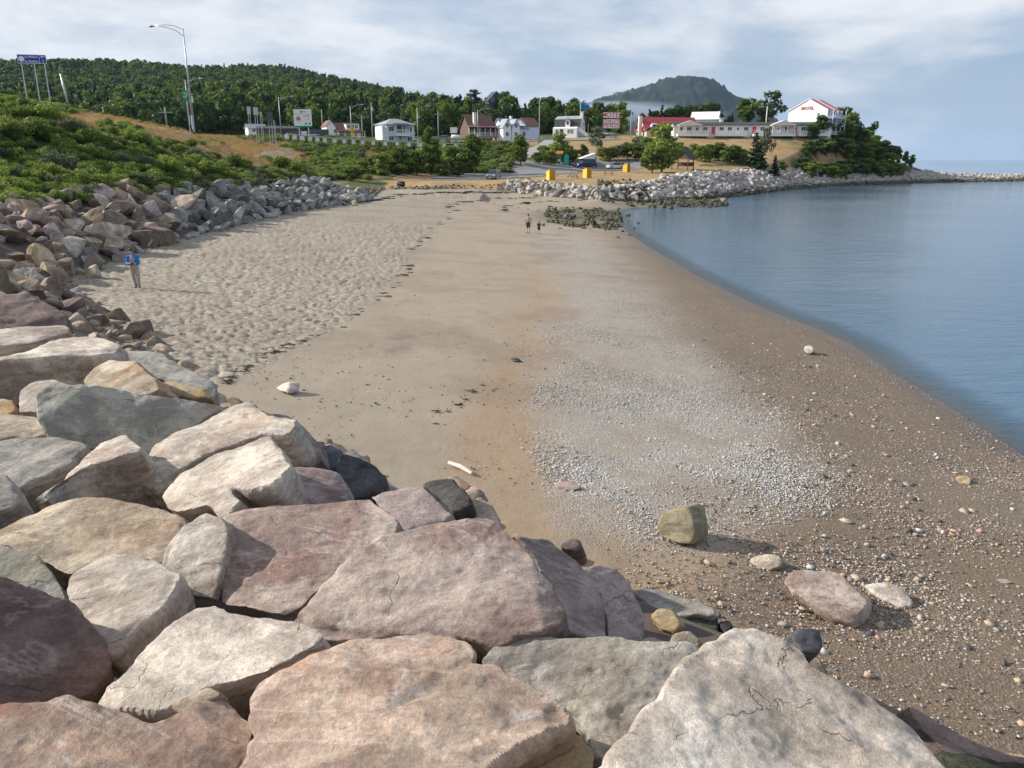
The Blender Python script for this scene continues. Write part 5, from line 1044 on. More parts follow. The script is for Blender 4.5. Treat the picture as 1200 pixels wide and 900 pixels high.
def porch(parent,x0,x1,y0,y1,z,roofz=None,posts=4,mat='white',rail=True,roofmat=None,side_l=False):
    m=MB().box(x0,x1,y0,y1,z-.7,z); m.build('deck',M['wood'] if mat!='white' else M['white'],parent)
    if rail:
        m=MB().box(x0,x1,y0,y0+.07,z+.95,z+1.05).box(x0,x1,y0,y0+.07,z+.12,z+.2)
        n=int((x1-x0)/.28)
        for i in range(n+1): u=x0+(x1-x0)*i/n; m.box(u-.035,u+.035,y0+.01,y0+.06,z+.18,z+.96)
        m.build('railing',M[mat],parent)
    if roofz:
        for i in range(posts): u=x0+.1+(x1-x0-.2)*i/(posts-1); MB().box(u-.09,u+.09,y0+.08,y0+.26,z,roofz-.02).build('post',M[mat],parent)
        m=MB().hexa([(x0-.3,y0-.3,roofz),(x1+.3,y0-.3,roofz),(x1+.3,y1,roofz+.5),(x0-.3,y1,roofz+.5),(x0-.3,y0-.3,roofz+.15),(x1+.3,y0-.3,roofz+.15),(x1+.3,y1,roofz+.65),(x0-.3,y1,roofz+.65)]); m.build('porch_roof',M[roofmat or 'darkroof'],parent)
def chimney(parent,x,y,z0,z1,mat='white',s=.45): return MB().box(x-s,x+s,y-s,y+s,z0,z1).box(x-s-.08,x+s+.08,y-s-.08,y+s+.08,z1+.003,z1+.16).build('chimney',M[mat],parent)
def site(px,py,Y,rz,name,label,cat='house',group=None):
    q=PY(px,py,Y); return thing(name,label,cat,q,R(rz),group)
GH='houses along the far road'
# white two-storey house with a low roof
h=site(463,168,238,32,'house','white two-storey house with grey low-pitched roof and balcony behind the guard rail',group=GH)
walls(h,8.6,8.2,5.0,0,'bluewhite'); hip_roof(h,8.6,8.2,5.0,1.7,'greyroof',.6,.25)
MB().box(-5.2,-4.3,-3.2,1.5,-.5,4.6).build('bay',M['white'],h)
for u in (-2.9,2.8): window(h,'F',8.6,8.2,u,.6,1.3,1.1); 
for u in (-2.9,2.8): window(h,'F',8.6,8.2,u,3.1,1.3,1.2)
panel(h,'balcony_door',M['glass'],'F',8.6,8.2,0,2.7,2.6,1.9); door(h,'F',8.6,8.2,-.2); porch(h,-2.0,2.2,-5.5,-4.1,2.6,4.75,3,'white',True,'darkroof')
for u in (-2,1.8): window(h,'L',8.6,8.2,u,3.1,.9,1.1); window(h,'L',8.6,8.2,u,.7,.9,1.1)
# house with white gable and dormer
h=site(405,166,244,28,'house','low house with white left gable, brown roof and long dormer by the yellow road sign',group=GH)
walls(h,7.5,6.5,2.7,2.4,'bluewhite'); gable_roof(h,7.5,6.5,2.7,2.4,'brownroof')
MB().box(-.5,3.4,-3.0,.2,3.3,5.0).build('dormer',M['white'],h); MB().box(-.8,3.7,-3.3,.5,5.01,5.2).build('dormer_roof',M['brownroof'],h)
for u in (.3,1.5,2.6): window(h,'F',7.5,6.0,u,3.6,.8,.9)
walls(h,2.6,5.5,4.2,1.5,'white','y',-4.9,0,'wing'); gable_roof(h,2.6,5.5,4.2,1.5,'brownroof',.2,'y','wing_roof',-4.9)
window(h,'F',7.5,6.5,-2,.8); window(h,'F',7.5,6.5,.2,.8); door(h,'F',7.5,6.5,2.2); porch(h,-3.7,4.4,-5.4,-3.3,.3,2.6,5,'white',True,'brownroof')
# small shed by the road
h=site(300,158,262,30,'shed','small white pale-roofed shed by the forest, left of the tall white road sign','shed')
walls(h,5.5,4.5,1.9,1.2,'white'); gable_roof(h,5.5,4.5,1.9,1.2,'greyroof'); window(h,'F',5.5,4.5,-1,.7,.8,.8); door(h,'F',5.5,4.5,1.2)
h=site(328,162,250,5,'shed','long low dark shed wall beside the road behind the lamp posts','shed')
walls(h,12.5,5,2.7,.7,'darkgrey'); gable_roof(h,12.5,5,2.7,.7,'darkroof'); panel(h,'shed_door',M['darkroof'],'F',12.5,5,2,.1,2.4,2.1)
# brown porch house
h=site(559,161.5,250,28,'house','beige and brown house with steep brown roof, tall pale chimney and wrap-around porch',group=GH)
walls(h,8.0,7.0,2.9,3.6,'brown'); gable_roof(h,8.0,7.0,2.9,3.6,'brownroof',.5)
chimney(h,-2.2,-3.0,2.0,6.9,'offwhite',.4); porch(h,-5.4,5.2,-5.9,-3.5,.35,2.75,7,'offwhite',True,'brownroof')
for u in (-2.8,-.6,1.6): window(h,'F',8,7,u,.9,1.1,1.2,'offwhite')
MB().box(4.1,6.8,-4.8,3.6,-1,.35).build('side_porch',M['offwhite'],h); MB().box(4.0,7.0,-5.6,3.8,2.75,2.95).build('side_porch_roof',M['brownroof'],h)
for v in (-4.6,-2.5,-.4,1.6,3.4): MB().box(6.6,6.8,v-.1,v+.1,.35,2.74).build('post',M['offwhite'],h)
window(h,'R',8,7,-1.0,3.6,.8,1.0,'offwhite'); window(h,'R',8,7,.6,3.6,.8,1.0,'offwhite'); door(h,'F',8,7,3.0,.35)
# white house of many gables
h=site(598,164,250,30,'house','white and pale blue house of several gables with a brown-red roof at its right end',group=GH)
walls(h,8.5,6.5,3.4,2.6,'bluewhite'); gable_roof(h,8.5,6.5,3.4,2.6,'greyroof')
for x0,mt,rm in ((-4.2,'white','greyroof'),(-1.2,'white','greyroof')):
    walls(h,2.7,3.0,3.6,2.0,mt,'y',x0,-4.0,'gable_wing'); gable_roof(h,2.7,3.0,3.6,2.0,rm,.3,'y','gable_roof',x0,-4.0)
    for z in (.8,3.3): window(h,'F',8.5,11.0,x0,z,.9,1.1)
for u in (1.0,2.9): window(h,'F',8.5,6.5,u,.8,1.0,1.4); 
walls(h,4.0,7.2,4.0,2.4,'bluewhite','x',6.2,.2,'right_wing'); gable_roof(h,4.0,7.2,4.0,2.4,'brownroof',.3,'x','right_roof',6.2,.2)
for u in (-1.6,1.0): window(h,'R',16.4,7,u,1.2,.9,1.3); window(h,'R',16.4,7,u,3.7,.9,1.1)
MB().hexa([(8.2,-2.0,3.3),(9.4,-2.0,2.9),(9.4,1.8,2.9),(8.2,1.8,3.3),(8.2,-2.0,3.45),(9.4,-2.0,3.05),(9.4,1.8,3.05),(8.2,1.8,3.45)]).build('awning',M['darkroof'],h)
porch(h,1.0,8.2,-5.2,-3.5,.0,None,4,'white'); chimney(h,.2,0,5.5,6.7,'white',.3)
for x in (2.2,): MB().prism([(-3.9,4.0),(-1.0,4.0),(-1.0,5.6)],x-.9,x+.9,'x').build('dormer',M['white'],h)
# gambrel house
h=site(668,160,264,-24,'house','white house with dark two-pitched gambrel roof, white dormer and outside stairs at right',group=GH)
w_,d_=8.0,6.4
MB().prism([(-3.2,-2),(3.2,-2),(3.2,2.7),(2.3,5.0),(0,5.9),(-2.3,5.0),(-3.2,2.7)],-4,4,'x').build('wall',M['bluewhite'],h)
MB().prism([(-3.5,2.55),(-3.25,2.55),(-2.35,5.05),(-2.55,5.1)],-4.3,4.3,'x').prism([(3.5,2.55),(3.25,2.55),(2.35,5.05),(2.55,5.1)],-4.3,4.3,'x').build('lower_roof',M['darkroof'],h)
MB().prism([(-2.65,5.06),(0,6.05),(2.65,5.06),(2.65,5.22),(0,6.22),(-2.65,5.22)],-4.3,4.3,'x').build('upper_roof',M['greyroof'],h)
walls(h,1.5,1.5,4.5,.8,'white','y',.4,-2.8,'dormer'); gable_roof(h,1.5,1.6,4.5,.8,'greyroof',.2,'y','dormer_roof',.4,-2.8); panel(h,'dormer_window',M['glass'],'F',8,7.1,.4,3.5,.7,.9)
walls(h,8.0,1.6,2.4,.4,'white','x',-.1,-3.9,'front_room')
for u in (-2.8,1.2,2.2,): window(h,'F',8,9.4,u,.7,.7,1.2)
panel(h,'arched_window',M['glass'],'F',8,9.4,-1.2,.6,1.1,1.5); chimney(h,4.4,-1.5,0,7.2,'white',.35)
for u in (-1,1): window(h,'R',8,6.4,u,3.2,.7,1.0)
m=MB(); 
for i in range(7): m.box(4.9+i*.42,5.4+i*.42,-3.6,-2.3,1.6-i*.3,1.75-i*.3)
m.build('stairs',M['white'],h); m=MB().hexa([(4.2,-3.75,1.5),(8.1,-3.75,-1.1),(8.1,-3.65,-1.1),(4.2,-3.65,1.5),(4.2,-3.75,2.7),(8.1,-3.75,.1),(8.1,-3.65,.1),(4.2,-3.65,2.7)]); m.build('stair_rail',M['white'],h)
# house in the woods
h=site(579,133,322,20,'house','dark grey gabled house almost hidden among the trees on the hillside',group=GH)
walls(h,6.4,6,4.6,3.2,'darkgrey','y'); gable_roof(h,6.4,6,4.6,3.2,'darkroof',.3,'y')
for u in (-1.5,1.2): window(h,'F',6.4,6,u,4.2,.8,1.3,'bluewhite'); 
MB().box(-3.25,3.25,-3.1,-2.98,-8,4).build('lower_wall',M['darkgrey'],h)
# red-roofed restaurant wing of the motel
GM='buildings of the motel'
h=site(781,160.5,262,12,'motel_lodge','long beige lodge with big dark red roof and three white eyebrow dormers',cat='building',group=GM)
walls(h,17,9,2.2,3.6,'beige'); gable_roof(h,17,9,2.2,3.6,'redroof',.6)
MB().poly([(-9.1,-5.1,1.8),(-9.1,5.1,1.8),(-7.0,0,6.0)]).poly([(-9.1,-5.1,1.75),(-7.0,0,5.9),(-9.1,5.1,1.75)]).build('hip_end',M['redroof'],h)
MB().poly([(9.11,-4.2,2.3),(9.11,4.2,2.3),(9.11,0,5.6)]).build('dark_gable',M['brownroof'],h)
for x in (-5.8,-.6,4.6):
    m=MB(); pr=[(x-1.2,2.75)]+[(x+1.2*math.cos(math.pi*(1-k/8)),3.0+.95*math.sin(math.pi*k/8)) for k in range(9)]+[(x+1.2,2.75)]; m.prism(pr,-4.3,-2.2,'y'); dm_=m.build('dormer',M['white'],h); MB().box(x-.7,x+.7,-4.34,-4.31,2.95,3.5).build('pane',M['glass'],dm_)
chimney(h,-9.6,-1.5,-1,6.0,'offwhite',.5); MB().box(-8.6,9.2,-5.6,-4.6,2.2,2.45).build('eaves_roof',M['darkroof'],h)
for u in (-6.5,-4.2,-1.5,1.2,4.0,6.5): window(h,'F',17,9,u,.4,1.4,1.3)
# long low guest wing
h=site(878,157.6,253,-1.5,'motel_wing','long low beige motel wing with dark roof, red doors and white railings along the hilltop',cat='building',group=GM)
WL,WD=47.0,6.5
walls(h,WL,WD,2.7,.75,'offwhite'); gable_roof(h,WL,WD,2.7,.75,'darkroof',.5)
for x in (-19.2,8.6):
    m=MB().prism([(x-3.6,2.42),(x+3.6,2.42),(x+3.6,2.6),(x,3.9),(x-3.6,2.6)],-6.2,-2.0,'y'); m.build('pavilion_roof',M['offwhite'],h)
    for u in (x-3.2,x+3.2,x-1.2,x+1.2): MB().box(u-.12,u+.12,-6.0,-5.76,0,2.41).build('post',M['white'],h)
u=-21.5
while u<22.5:
    k=int((u+21.5)/2.45)
    if k%5==3: door(h,'F',WL,WD,u,.1,1.1,2.05,'red',False)
    elif k%5==1: door(h,'F',WL,WD,u,.1,1.0,2.0,'white')
    else: window(h,'F',WL,WD,u,.75,1.25,1.15)
    u+=2.45
for a,b_ in ((-22.8,-13.6),(-11.4,-2.2),(-.2,12.2),(13.2,22.6)): porch(h,a,b_,-5.9,-3.3,.05,None,4,'white')
MB().box(-9.0,-8.0,.4,1.4,3.2,4.7).box(-9.25,-7.75,.15,1.65,4.71,4.9).build('chimney',M['white'],h)
h=site(826,154,300,-20,'house','white-roofed building just showing behind the long motel wing','building',GM)
walls(h,9,7,4.2,2.4,'white'); gable_roof(h,9,7,4.2,2.4,'white',.5); window(h,'F',9,7,0,1.5)
# three-storey block with the bright red roof
h=site(952,158,258,46,'motel_block','tall white motel block with bright red striped roof, red sign and blue-shaded balconies',cat='building',group=GM)
w_,d_=9.6,12.4
walls(h,w_,d_,7.0,3.3,'white'); gable_roof(h,w_,d_,7.0,3.3,'brightred',.12,th=.12)
for sg in (-1,1): MB().hexa([(-5.0,0,10.25),(-4.93,0,10.25),(-4.93,sg*6.35,6.85),(-5.0,sg*6.35,6.85),(-5.0,0,10.48),(-4.93,0,10.48),(-4.93,sg*6.35,7.1),(-5.0,sg*6.35,7.1)]).build('rake_board',M['white'],h)
MB().hexa([(-.4,-6.4,7.02),(1.0,-6.4,7.02),(1.0,0,10.43),(-.4,0,10.43),(-.4,-6.4,7.12),(1.0,-6.4,7.12),(1.0,0,10.53),(-.4,0,10.53)]).build('white_roof_strip',M['white'],h)
for fl,z in enumerate((.0,2.4,4.7)):
    MB().box(-4.8,4.8,-8.0,-6.25,z-.15,z+.02).build('balcony_floor',M['bluewhite'],h)  # balcony parts carry the facade's bluish shade in their colour
    m=MB().box(-4.8,4.8,-8.0,-7.93,z+.85,z+.93)
    for i in range(25): m.box(-4.75+i*.39,-4.68+i*.39,-7.99,-7.94,z+.02,z+.86)
    m.build('railing',M['bluewhite'],h)
    for k in range(5): u=-3.8+k*1.9; (door if k%2 else window)(h,'F',w_,d_,u,z+(.05 if k%2 else .7))
for x in (-4.7,-1.6,1.6,4.7): MB().box(x-.1,x+.1,-8.0,-7.8,.02,6.8).build('post',M['bluewhite'],h)
for u,z in ((3.4,5.2),(3.4,4.0)): window(h,'L',w_,d_,u,z,.6,.8)
TEXTS=[]
def text(parent,s,size,mat,loc,rot,name='lettering',ex=.01,align='CENTER'):
    c=bpy.data.curves.new(name,'FONT'); c.body=s; c.size=size; c.extrude=ex; c.align_x=align; c.align_y='CENTER'; c.materials.append(mat); c.offset=.012*size; c.resolution_u=3; o=link(name,c,parent,loc,rot); TEXTS.append(o); return o
text(h,'MOTEL',1.25,M['red'],(-w_/2-.07,.2,7.6),(R(90),0,R(-90)),ex=.03)
# open shelter
h=site(800,195,190,-32,'picnic_shelter','dark open shelter with steep black gabled roof beside the big broad tree','shelter')
gable_roof(h,4.2,4.2,1.9,2.2,'darkroof',.4,'y'); MB().prism([(-2.1,1.9),(2.1,1.9),(0,4.05)],-1.95,-1.85,'y').build('gable',M['brown'],h)
for x in (-1.9,1.9):
    for y in (-1.9,1.9): MB().box(x-.1,x+.1,y-.1,y+.1,-1,1.9).build('post',M['brown'],h)
MB().box(-1.9,1.9,1.8,1.9,0,.9).build('rail',M['brown'],h)
print('houses',time.time()-T00)
# ------------------------------------------------------------------ roads, lot and their edges
def sheet(name,label,pts,mat,w=None,dz=.05,res=1.6):
    """polygon of places draped on the ground"""
    A=np.array(pts)[:,:2]; x0,y0=A.min(0); x1,y1=A.max(0); nx=int((x1-x0)/res)+2; ny=int((y1-y0)/res)+2
    X,Y=np.meshgrid(np.linspace(x0,x1,nx),np.linspace(y0,y1,ny)); P=np.stack([X.ravel(),Y.ravel()],1); z=Hz(P)+dz
    I=np.arange(nx*ny).reshape(ny,nx); F=np.stack([I[:-1,:-1],I[:-1,1:],I[1:,1:],I[1:,:-1]],-1).reshape(-1,4); c=P[F].mean(1); F=F[inside(c,A)]
    o=link(name,mesh_np(name,np.column_stack([P,z]),F,mat,True)); tag(o,label,name.replace('_',' '),kind='structure'); return o
def ribbon(name,label,cl,w,mat,dz=.05,n=60):
    C=np.array([tuple(c)[:2] for c in cl],float); cum=np.concatenate([[0],np.cumsum(np.linalg.norm(np.diff(C,axis=0),axis=1))]); s=np.linspace(0,cum[-1],n); X=np.interp(s,cum,C[:,0]); Y=np.interp(s,cum,C[:,1]); T=np.stack([np.gradient(X),np.gradient(Y)],1); T/=np.linalg.norm(T,axis=1)[:,None]; N_=np.stack([-T[:,1],T[:,0]],1)
    V=[];k=5
    for j in range(k): q=np.stack([X,Y],1)+N_*w*(j/(k-1)-.5); V.append(np.column_stack([q,Hz(q)+dz]))
    zc=V[2][:,2]; 
    V=np.stack(V,1).reshape(-1,3); I=np.arange(n*k).reshape(n,k); F=np.stack([I[:-1,:-1],I[:-1,1:],I[1:,1:],I[1:,:-1]],-1).reshape(-1,4)
    o=link(name,mesh_np(name,V,F,mat,True)); tag(o,label,name.replace('_',' '),kind='structure'); return o
M['asphalt']=plain('worn_grey_asphalt',(.20,.195,.19),.9,0,.12,.3,.2); M['gravelroad']=plain('pale_gravel_road',(.33,.31,.28),.95,0,.12,.5,.2)
lot=[onland(505,158),onland(620,163),onland(668,176),onland(705,187),onland(770,196),onland(775,210),onland(700,207),onland(640,205),onland(575,199),onland(548,183),onland(520,172)]
sheet('parking_lot','worn grey asphalt parking lot behind the beach',lot,M['asphalt'],dz=.09)
ribbon('access_road','pale access road climbing from the parking lot to the upper houses',[onland(566,190),onland(578,203),onland(598,214),onland(618,222),onland(640,228),onland(650,236),onland(638,246),onland(610,252)],6.0,M['gravelroad'],.12)
ribbon('upper_road','grey road along the houses at the top of the bank',[(-230,110),(-120,112),onland(225,112),onland(280,142),onland(330,180),onland(380,208),onland(440,224),onland(500,232),onland(560,236),onland(640,242),onland(720,250)],8.0,M['asphalt'],.14,120)
# white parking logs at the edge of the lot
for k in range(9):
    px=509+k*11.6; q=onland(px,151+ .35*abs(k-3)); o=link('parking_log',MB().box(-1.0,1.0,-.13,.13,-.05,.25).mesh('parking_log',M['concrete']),None,q,(0,0,R(random.uniform(-6,6)))); tag(o,'pale wheel-stop log at the lower edge of the parking lot','wheel stop','wheel-stop logs')
# guard rail with dark posts and pale blocks
rail=thing('guard_rail','long steel guard rail with pale blocks along the top of the road bank','guard rail',(0,0,0))
GR=[PY(336,163.5,185),PY(380,167.5,200),PY(430,170.5,212),PY(490,173,218),PY(530,174,221),PY(560,175,224)]
G=np.array(GR); cum=np.concatenate([[0],np.cumsum(np.linalg.norm(np.diff(G,axis=0),axis=1))]); ns=int(cum[-1]/1.55); S_=np.linspace(0,cum[-1],ns); GX_=np.stack([np.interp(S_,cum,G[:,j]) for j in range(3)],1)
m=MB(); m.tube([tuple(p+np.array([0,0,1.25])) for p in GX_[::4]],.13,6); m.build('rail_beam',M['galv'],rail)
bm_=MB().box(-.42,.42,-.16,.16,.2,1.1).mesh('block',M['white']); pm_=MB().box(-.1,.1,-.1,.1,-.4,1.1).mesh('post',M['black'])
for i,p in enumerate(GX_[:290]): link('block' if i%2==0 else 'post',bm_ if i%2==0 else pm_,rail,tuple(p))
# ------------------------------------------------------------------ lamp posts, signs, poles
def lamp(px,py,ytop,Y,arm,label,double=False):
    b=PY(px,py,Y); t_=thing('street_lamp',label,'street lamp',b,0,'street lamps along the upper road'); H_=(py-ytop)/FPX*(Y*.98)
    MB().tube([(0,0,-.8),(0,0,.9)],[.17,.16],10).build('pole_base',M['galv'],t_); MB().tube([(0,0,.9),(0,0,H_)],[.12,.07],10).build('pole',M['galv'],t_,True)
    L=arm; pts=[(0,0,H_-.9),(L*.25,0,H_-.25),(L*.6,0,H_+.15),(L,0,H_+.25)]; MB().tube(pts,.045,6).build('arm',M['galv'],t_,True)
    if double: MB().tube([(0,0,H_-.15),(L*.3,0,H_+.3),(L*.6,0,H_+.4),(L,0,H_+.32)],.04,6).build('arm',M['galv'],t_,True)
    hd=MB().ell((L+math.copysign(.25,L),0,H_+.25),(.42,.17,.12),10,6).build('lamp_head',M['galv'],t_,True); MB().ell((L+math.copysign(.3,L),0,H_+.16),(.25,.12,.06),8,5).build('lens',M['glass'],hd)
    return t_
lamp(226,144,45,106,-3.6,'tall near street lamp with a double curved arm reaching left over the dry grass bank',True)
lamp(222,141,98,165,2.9,'shorter lamp with one arm to the right directly behind the tall near lamp')
lamp(330,163,118,208,3.2,'street lamp left of the white road sign, arm to the right')
lamp(412.5,166,127,222,3.0,'street lamp rising above the yellow diamond sign')
lamp(490,169,129,224,3.0,'street lamp right of the white two-storey house')
lamp(560,161,131,240,2.8,'street lamp in front of the brown porch house')
def upole(px,py,ytop,Y,label,cross=True,mat='greypole',box=False,lean=0):
    b=PY(px,py,Y); t_=thing('utility_pole',label,'utility pole',b,0,'utility poles'); H_=(py-ytop)/FPX*Y*.98; MB().tube([(0,0,-1),(-lean,0,H_)],[.17,.12],8).build('pole',M[mat],t_,True)
    if cross: MB().box(-1.1-lean,1.1-lean,-.06,.06,H_-.9,H_-.72).build('crossarm',M[mat],t_); [MB().ell((u-lean,0,H_-.62),(.07,.07,.1),6,4).build('insulator',M['glass'],t_) for u in (-1,0,1)]
    if box: MB().tube([(.28,0,H_-2.2),(.28,0,H_-1.2)],.24,8).build('transformer',M['galv'],t_)
    return t_,(b[0],b[1],b[2]+H_-.6)
up=[upole(437,167,124,232,'utility pole with a transformer at the left of the white two-storey house',False,'greypole',True)[1],upole(514,164,133,238,'utility pole between the white house and the brown porch house')[1],upole(632,160,121,246,'tall utility pole right of the house of several gables')[1],upole(739,160,132,252,'pale utility pole right of the motel sign',False)[1]]
upole(897,152,127,262,'thin white pole rising behind the long motel wing',False,'white'); upole(80,120,90,118,'short pale pole leaning left, with a small lamp, behind the left bank',False,'galv',False,.5); upole(195,142,127,135,'small cross-shaped pole low behind the golden bank'); upole(425,163,137,250,'thin pole behind the house with the white gable'); upole(379,165,131,262,'thin grey pole right of the white road sign',False); upole(689,159,146,262,'short thin pole behind the stairs of the gambrel house',False)
for a,b_ in zip(up[:-1],up[1:]):
    a=np.array(a);b_=np.array(b_); pts=[tuple(a+(b_-a)*s+np.array([0,0,-3.2*s*(1-s)])) for s in np.linspace(0,1,11)]; o=MB().tube(pts,.02,4).build('power_line',M['black']); tag(o,'thin sagging power line between two utility poles in front of the forest','wire','power lines')
# blue direction sign
b=PY(44,112,126); s=thing('direction_sign','large blue direction sign on three poles at the upper left edge','road sign',b,R(14)); k=126/FPX*1.0
W2=28.5*k; z0=(112-79)*k; z1=(112-70)*k
MB().box(-W2/2,W2/2,-.06,.0,z0,z1).build('sign_panel',M['blue'],s); 
for x in (-1.5,.2,1.6): MB().tube([(x,.06,-3),(x,.06,z1-.1)],.07,6).build('pole',M['galv'],s)
m=MB(); 
for q in ((-W2/2,W2/2,z1-.06,z1),(-W2/2,W2/2,z0,z0+.06),(-W2/2,-W2/2+.06,z0+.062,z1-.062),(W2/2-.06,W2/2,z0+.062,z1-.062),(W2/2-.95,W2/2-.89,z0+.062,z1-.062)): m.box(q[0],q[1],-.075,-.0605,q[2],q[3])
m.build('border',M['white'],s); zc_=(z0+z1)/2
MB().tube([(-W2/2+.55,-.061,zc_),(-W2/2+.55,-.085,zc_)],.4,16).build('emblem',M['white'],s)
text(s,'La Malbaie',.42,M['white'],(-.05,-.075,zc_+.3),(R(90),0,0)); text(s,'La Québec',.42,M['white'],(-.05,-.075,zc_-.32),(R(90),0,0))
MB().poly([(W2/2-.75,-.08,zc_+.35),(W2/2-.5,-.08,zc_+.55),(W2/2-.5,-.08,zc_+.15)]).poly([(W2/2-.5,-.08,zc_+.30),(W2/2-.15,-.08,zc_+.30),(W2/2-.15,-.08,zc_+.4),(W2/2-.5,-.08,zc_+.4)]).build('arrow',M['white'],s); text(s,'3',.45,M['white'],(W2/2-.45,-.08,zc_-.3),(R(90),0,0))
# green road signs by the near lamp
for px,y0,y1,w_,lab,tx in ((220.5,121,110,5.0,'green road sign with two rows of white text left of the near lamp pole',('138','EST')),(225.0,120,107.5,4.6,'green road sign at the right of the near lamp pole, highest of the two',('170','OUEST'))):
    b=PY(px+1.5,146,112); k=112/FPX; s=thing('road_sign',lab,'road sign',b,0,'green road signs'); za,zb=(146-y0)*k,(146-y1)*k; w=w_*k
    MB().tube([(0,.05,-1),(-.1,.05,zb)],.06,6).build('pole',M['galv'],s); MB().box(-w/2-.15,w/2-.15,-.03,.03,za,zb).build('sign_panel',M['green'],s)
    for j,tt in enumerate(tx): text(s,tt,.34,M['white'],(-.15,-.04,zb-.35-.5*j),(R(90),0,0))
b=PY(227,145,112); s=thing('road_sign','small white arrow sign on a thin post right of the green signs','road sign',b,0); MB().tube([(0,.05,-1),(0,.05,3.4)],.05,6).build('pole',M['galv'],s); MB().box(-.25,.25,-.03,.02,2.7,3.5).build('sign_panel',M['white'],s)
# big white ferry-style sign
b=PY(357,170,205); s=thing('information_sign','big white road sign with a red ringed ban symbol and green foot on two poles','road sign',b,R(-6)); k=205/FPX
w=20.5*k; za,zb=(170-151)*k,(170-132)*k
MB().box(-w/2,w/2,-.08,.0,za+.35,zb).build('sign_panel',M['white'],s); MB().box(-w/2,w/2,-.08,0,za,za+.347).build('green_band',M['green'],s)
for x in (-w*.25,w*.28): MB().tube([(x,.08,-2),(x,.08,zb-.1)],.11,8).build('pole',M['galv'],s)
MB().box(-.55,-.1,-.095,-.081,zb-.85,zb-.35).build('emblem',M['green'],s); text(s,'TAF',.55,M['green'],(.45,-.09,zb-.6),(R(90),0,0))
MB().box(-w/2+.1,w/2-.1,-.095,-.081,zb-1.14,zb-1.08).build('rule',M['green'],s)
m=MB(); 
for i in range(20):
    a,b2=2*math.pi*i/20,2*math.pi*(i+1)/20; cx_1,cz1=-1.1,zb-2.2
    m.poly([(cx_1+.62*math.cos(a),-.09,cz1+.62*math.sin(a)),(cx_1+.62*math.cos(b2),-.09,cz1+.62*math.sin(b2)),(cx_1+.48*math.cos(b2),-.09,cz1+.48*math.sin(b2)),(cx_1+.48*math.cos(a),-.09,cz1+.48*math.sin(a))])
m.box(-1.55,-.65,-.1,-.09,zb-2.26,zb-2.14); m.build('ban_ring',M['red'],s); MB().box(-1.4,-.8,-.088,-.082,zb-2.45,zb-1.95).build('vehicle_symbol',M['black'],s)
for x in (.75,1.65): MB().box(x-.2,x+.2,-.095,-.081,za+.65,za+1.05).build('black_square',M['black'],s)
text(s,'OUVERT',.42,M['darkgrey'],(1.0,-.09,zb-1.6),(R(90),0,0)); text(s,'h    min',.42,M['darkgrey'],(1.0,-.09,zb-2.3),(R(90),0,0))
# backs of other signs seen from behind
for px,y0,y1,w_,Y,lab in ((294,155,128,4,182,'grey back of a tall narrow road sign, leftmost of the group by the shed'),(302,157,129,5,186,'grey back of a road sign beside the leftmost one'),(308,158,134,3,190,'thin grey signpost in the middle of the group by the shed'),(318,160,134,6.5,184,'dark square sign seen from behind, right of the group by the shed'),(323,161,143,2.5,195,'short thin post at the right end of the group of sign backs')):
    b=PY(px,y0+3,Y); k=Y/FPX; s=thing('road_sign',lab,'road sign',b,0,'sign backs by the road'); hh_=(y0+3-y1)*k
    for x in (-w_*k*.25,w_*k*.25): MB().tube([(x,.06,-1.5),(x,.06,hh_)],.06,6).build('pole',M['galv'],s)
    if w_>3: MB().box(-w_*k/2,w_*k/2,-.03,.03,hh_-2.4 if w_>6 else hh_-1.6,hh_).build('sign_panel',M['darkgrey'] if w_>6 else M['galv'],s)
# yellow warning signs
b=PY(413.5,167,216); s=thing('warning_sign','yellow diamond warning sign above a yellow square plate on a thin post','road sign',b,0)
MB().tube([(0,.05,-.5),(0,.05,3.6)],.05,6).build('pole',M['galv'],s); MB().prism([(-.75,3.3),(0,2.55),(.75,3.3),(0,4.05)],-.03,.02,'y').build('sign_panel',M['yellow'],s); MB().box(-.5,.5,-.03,.02,1.55,2.5).build('plate',M['yellow'],s); MB().box(-.08,.08,-.045,-.031,3.0,3.6).build('arrow',M['black'],s)
# motel sign
b=PY(716,159,250); s=thing('motel_sign','three-panel red and white motel sign on two dark posts','sign',b,R(-3)); k=250/FPX; w=18*k
for x in (-w/2-.1,w*.30): MB().box(x-.12,x+.12,.02,.22,-1,(159-133)*k).build('post',M['brown'],s)
for j,(y0,y1,tx) in enumerate(((140,134.3,'MOTEL'),(146,141.6,'CHALETS'),(151,147.0,'VUE-PLAGE'))):
    za,zb=(159-y0)*k,(159-y1)*k; p=MB().box(-w/2,w/2,-.15,.0,za,zb).build('sign_panel',M['white'],s); text(p,tx,(zb-za)*(1.18 if j==0 else 1.05),M['red'],(0,-.16,(za+zb)/2),(R(90),0,0),ex=.02)
b=PY(679.5,160,262); s=thing('flagpole','white flagpole with a blue flag flying right behind the gambrel-roofed house','flag',b,0); k=262/FPX; MB().tube([(0,0,-1),(0,0,(160-124)*k)],.07,6).build('pole',M['white'],s)
m=MB(); n_=8; zf=(160-125)*k
for i in range(n_): 
    x0,x1=.1+i*.33,.1+(i+1)*.33; y0,y1=.18*math.sin(i*.9),.18*math.sin((i+1)*.9); m.poly([(x0,y0,zf-1.9+.05*i),(x1,y1,zf-1.9+.05*(i+1)),(x1,y1,zf-.05*(i+1)),(x0,y0,zf-.05*i)])
m.build('flag_cloth',M['flagblue'],s)
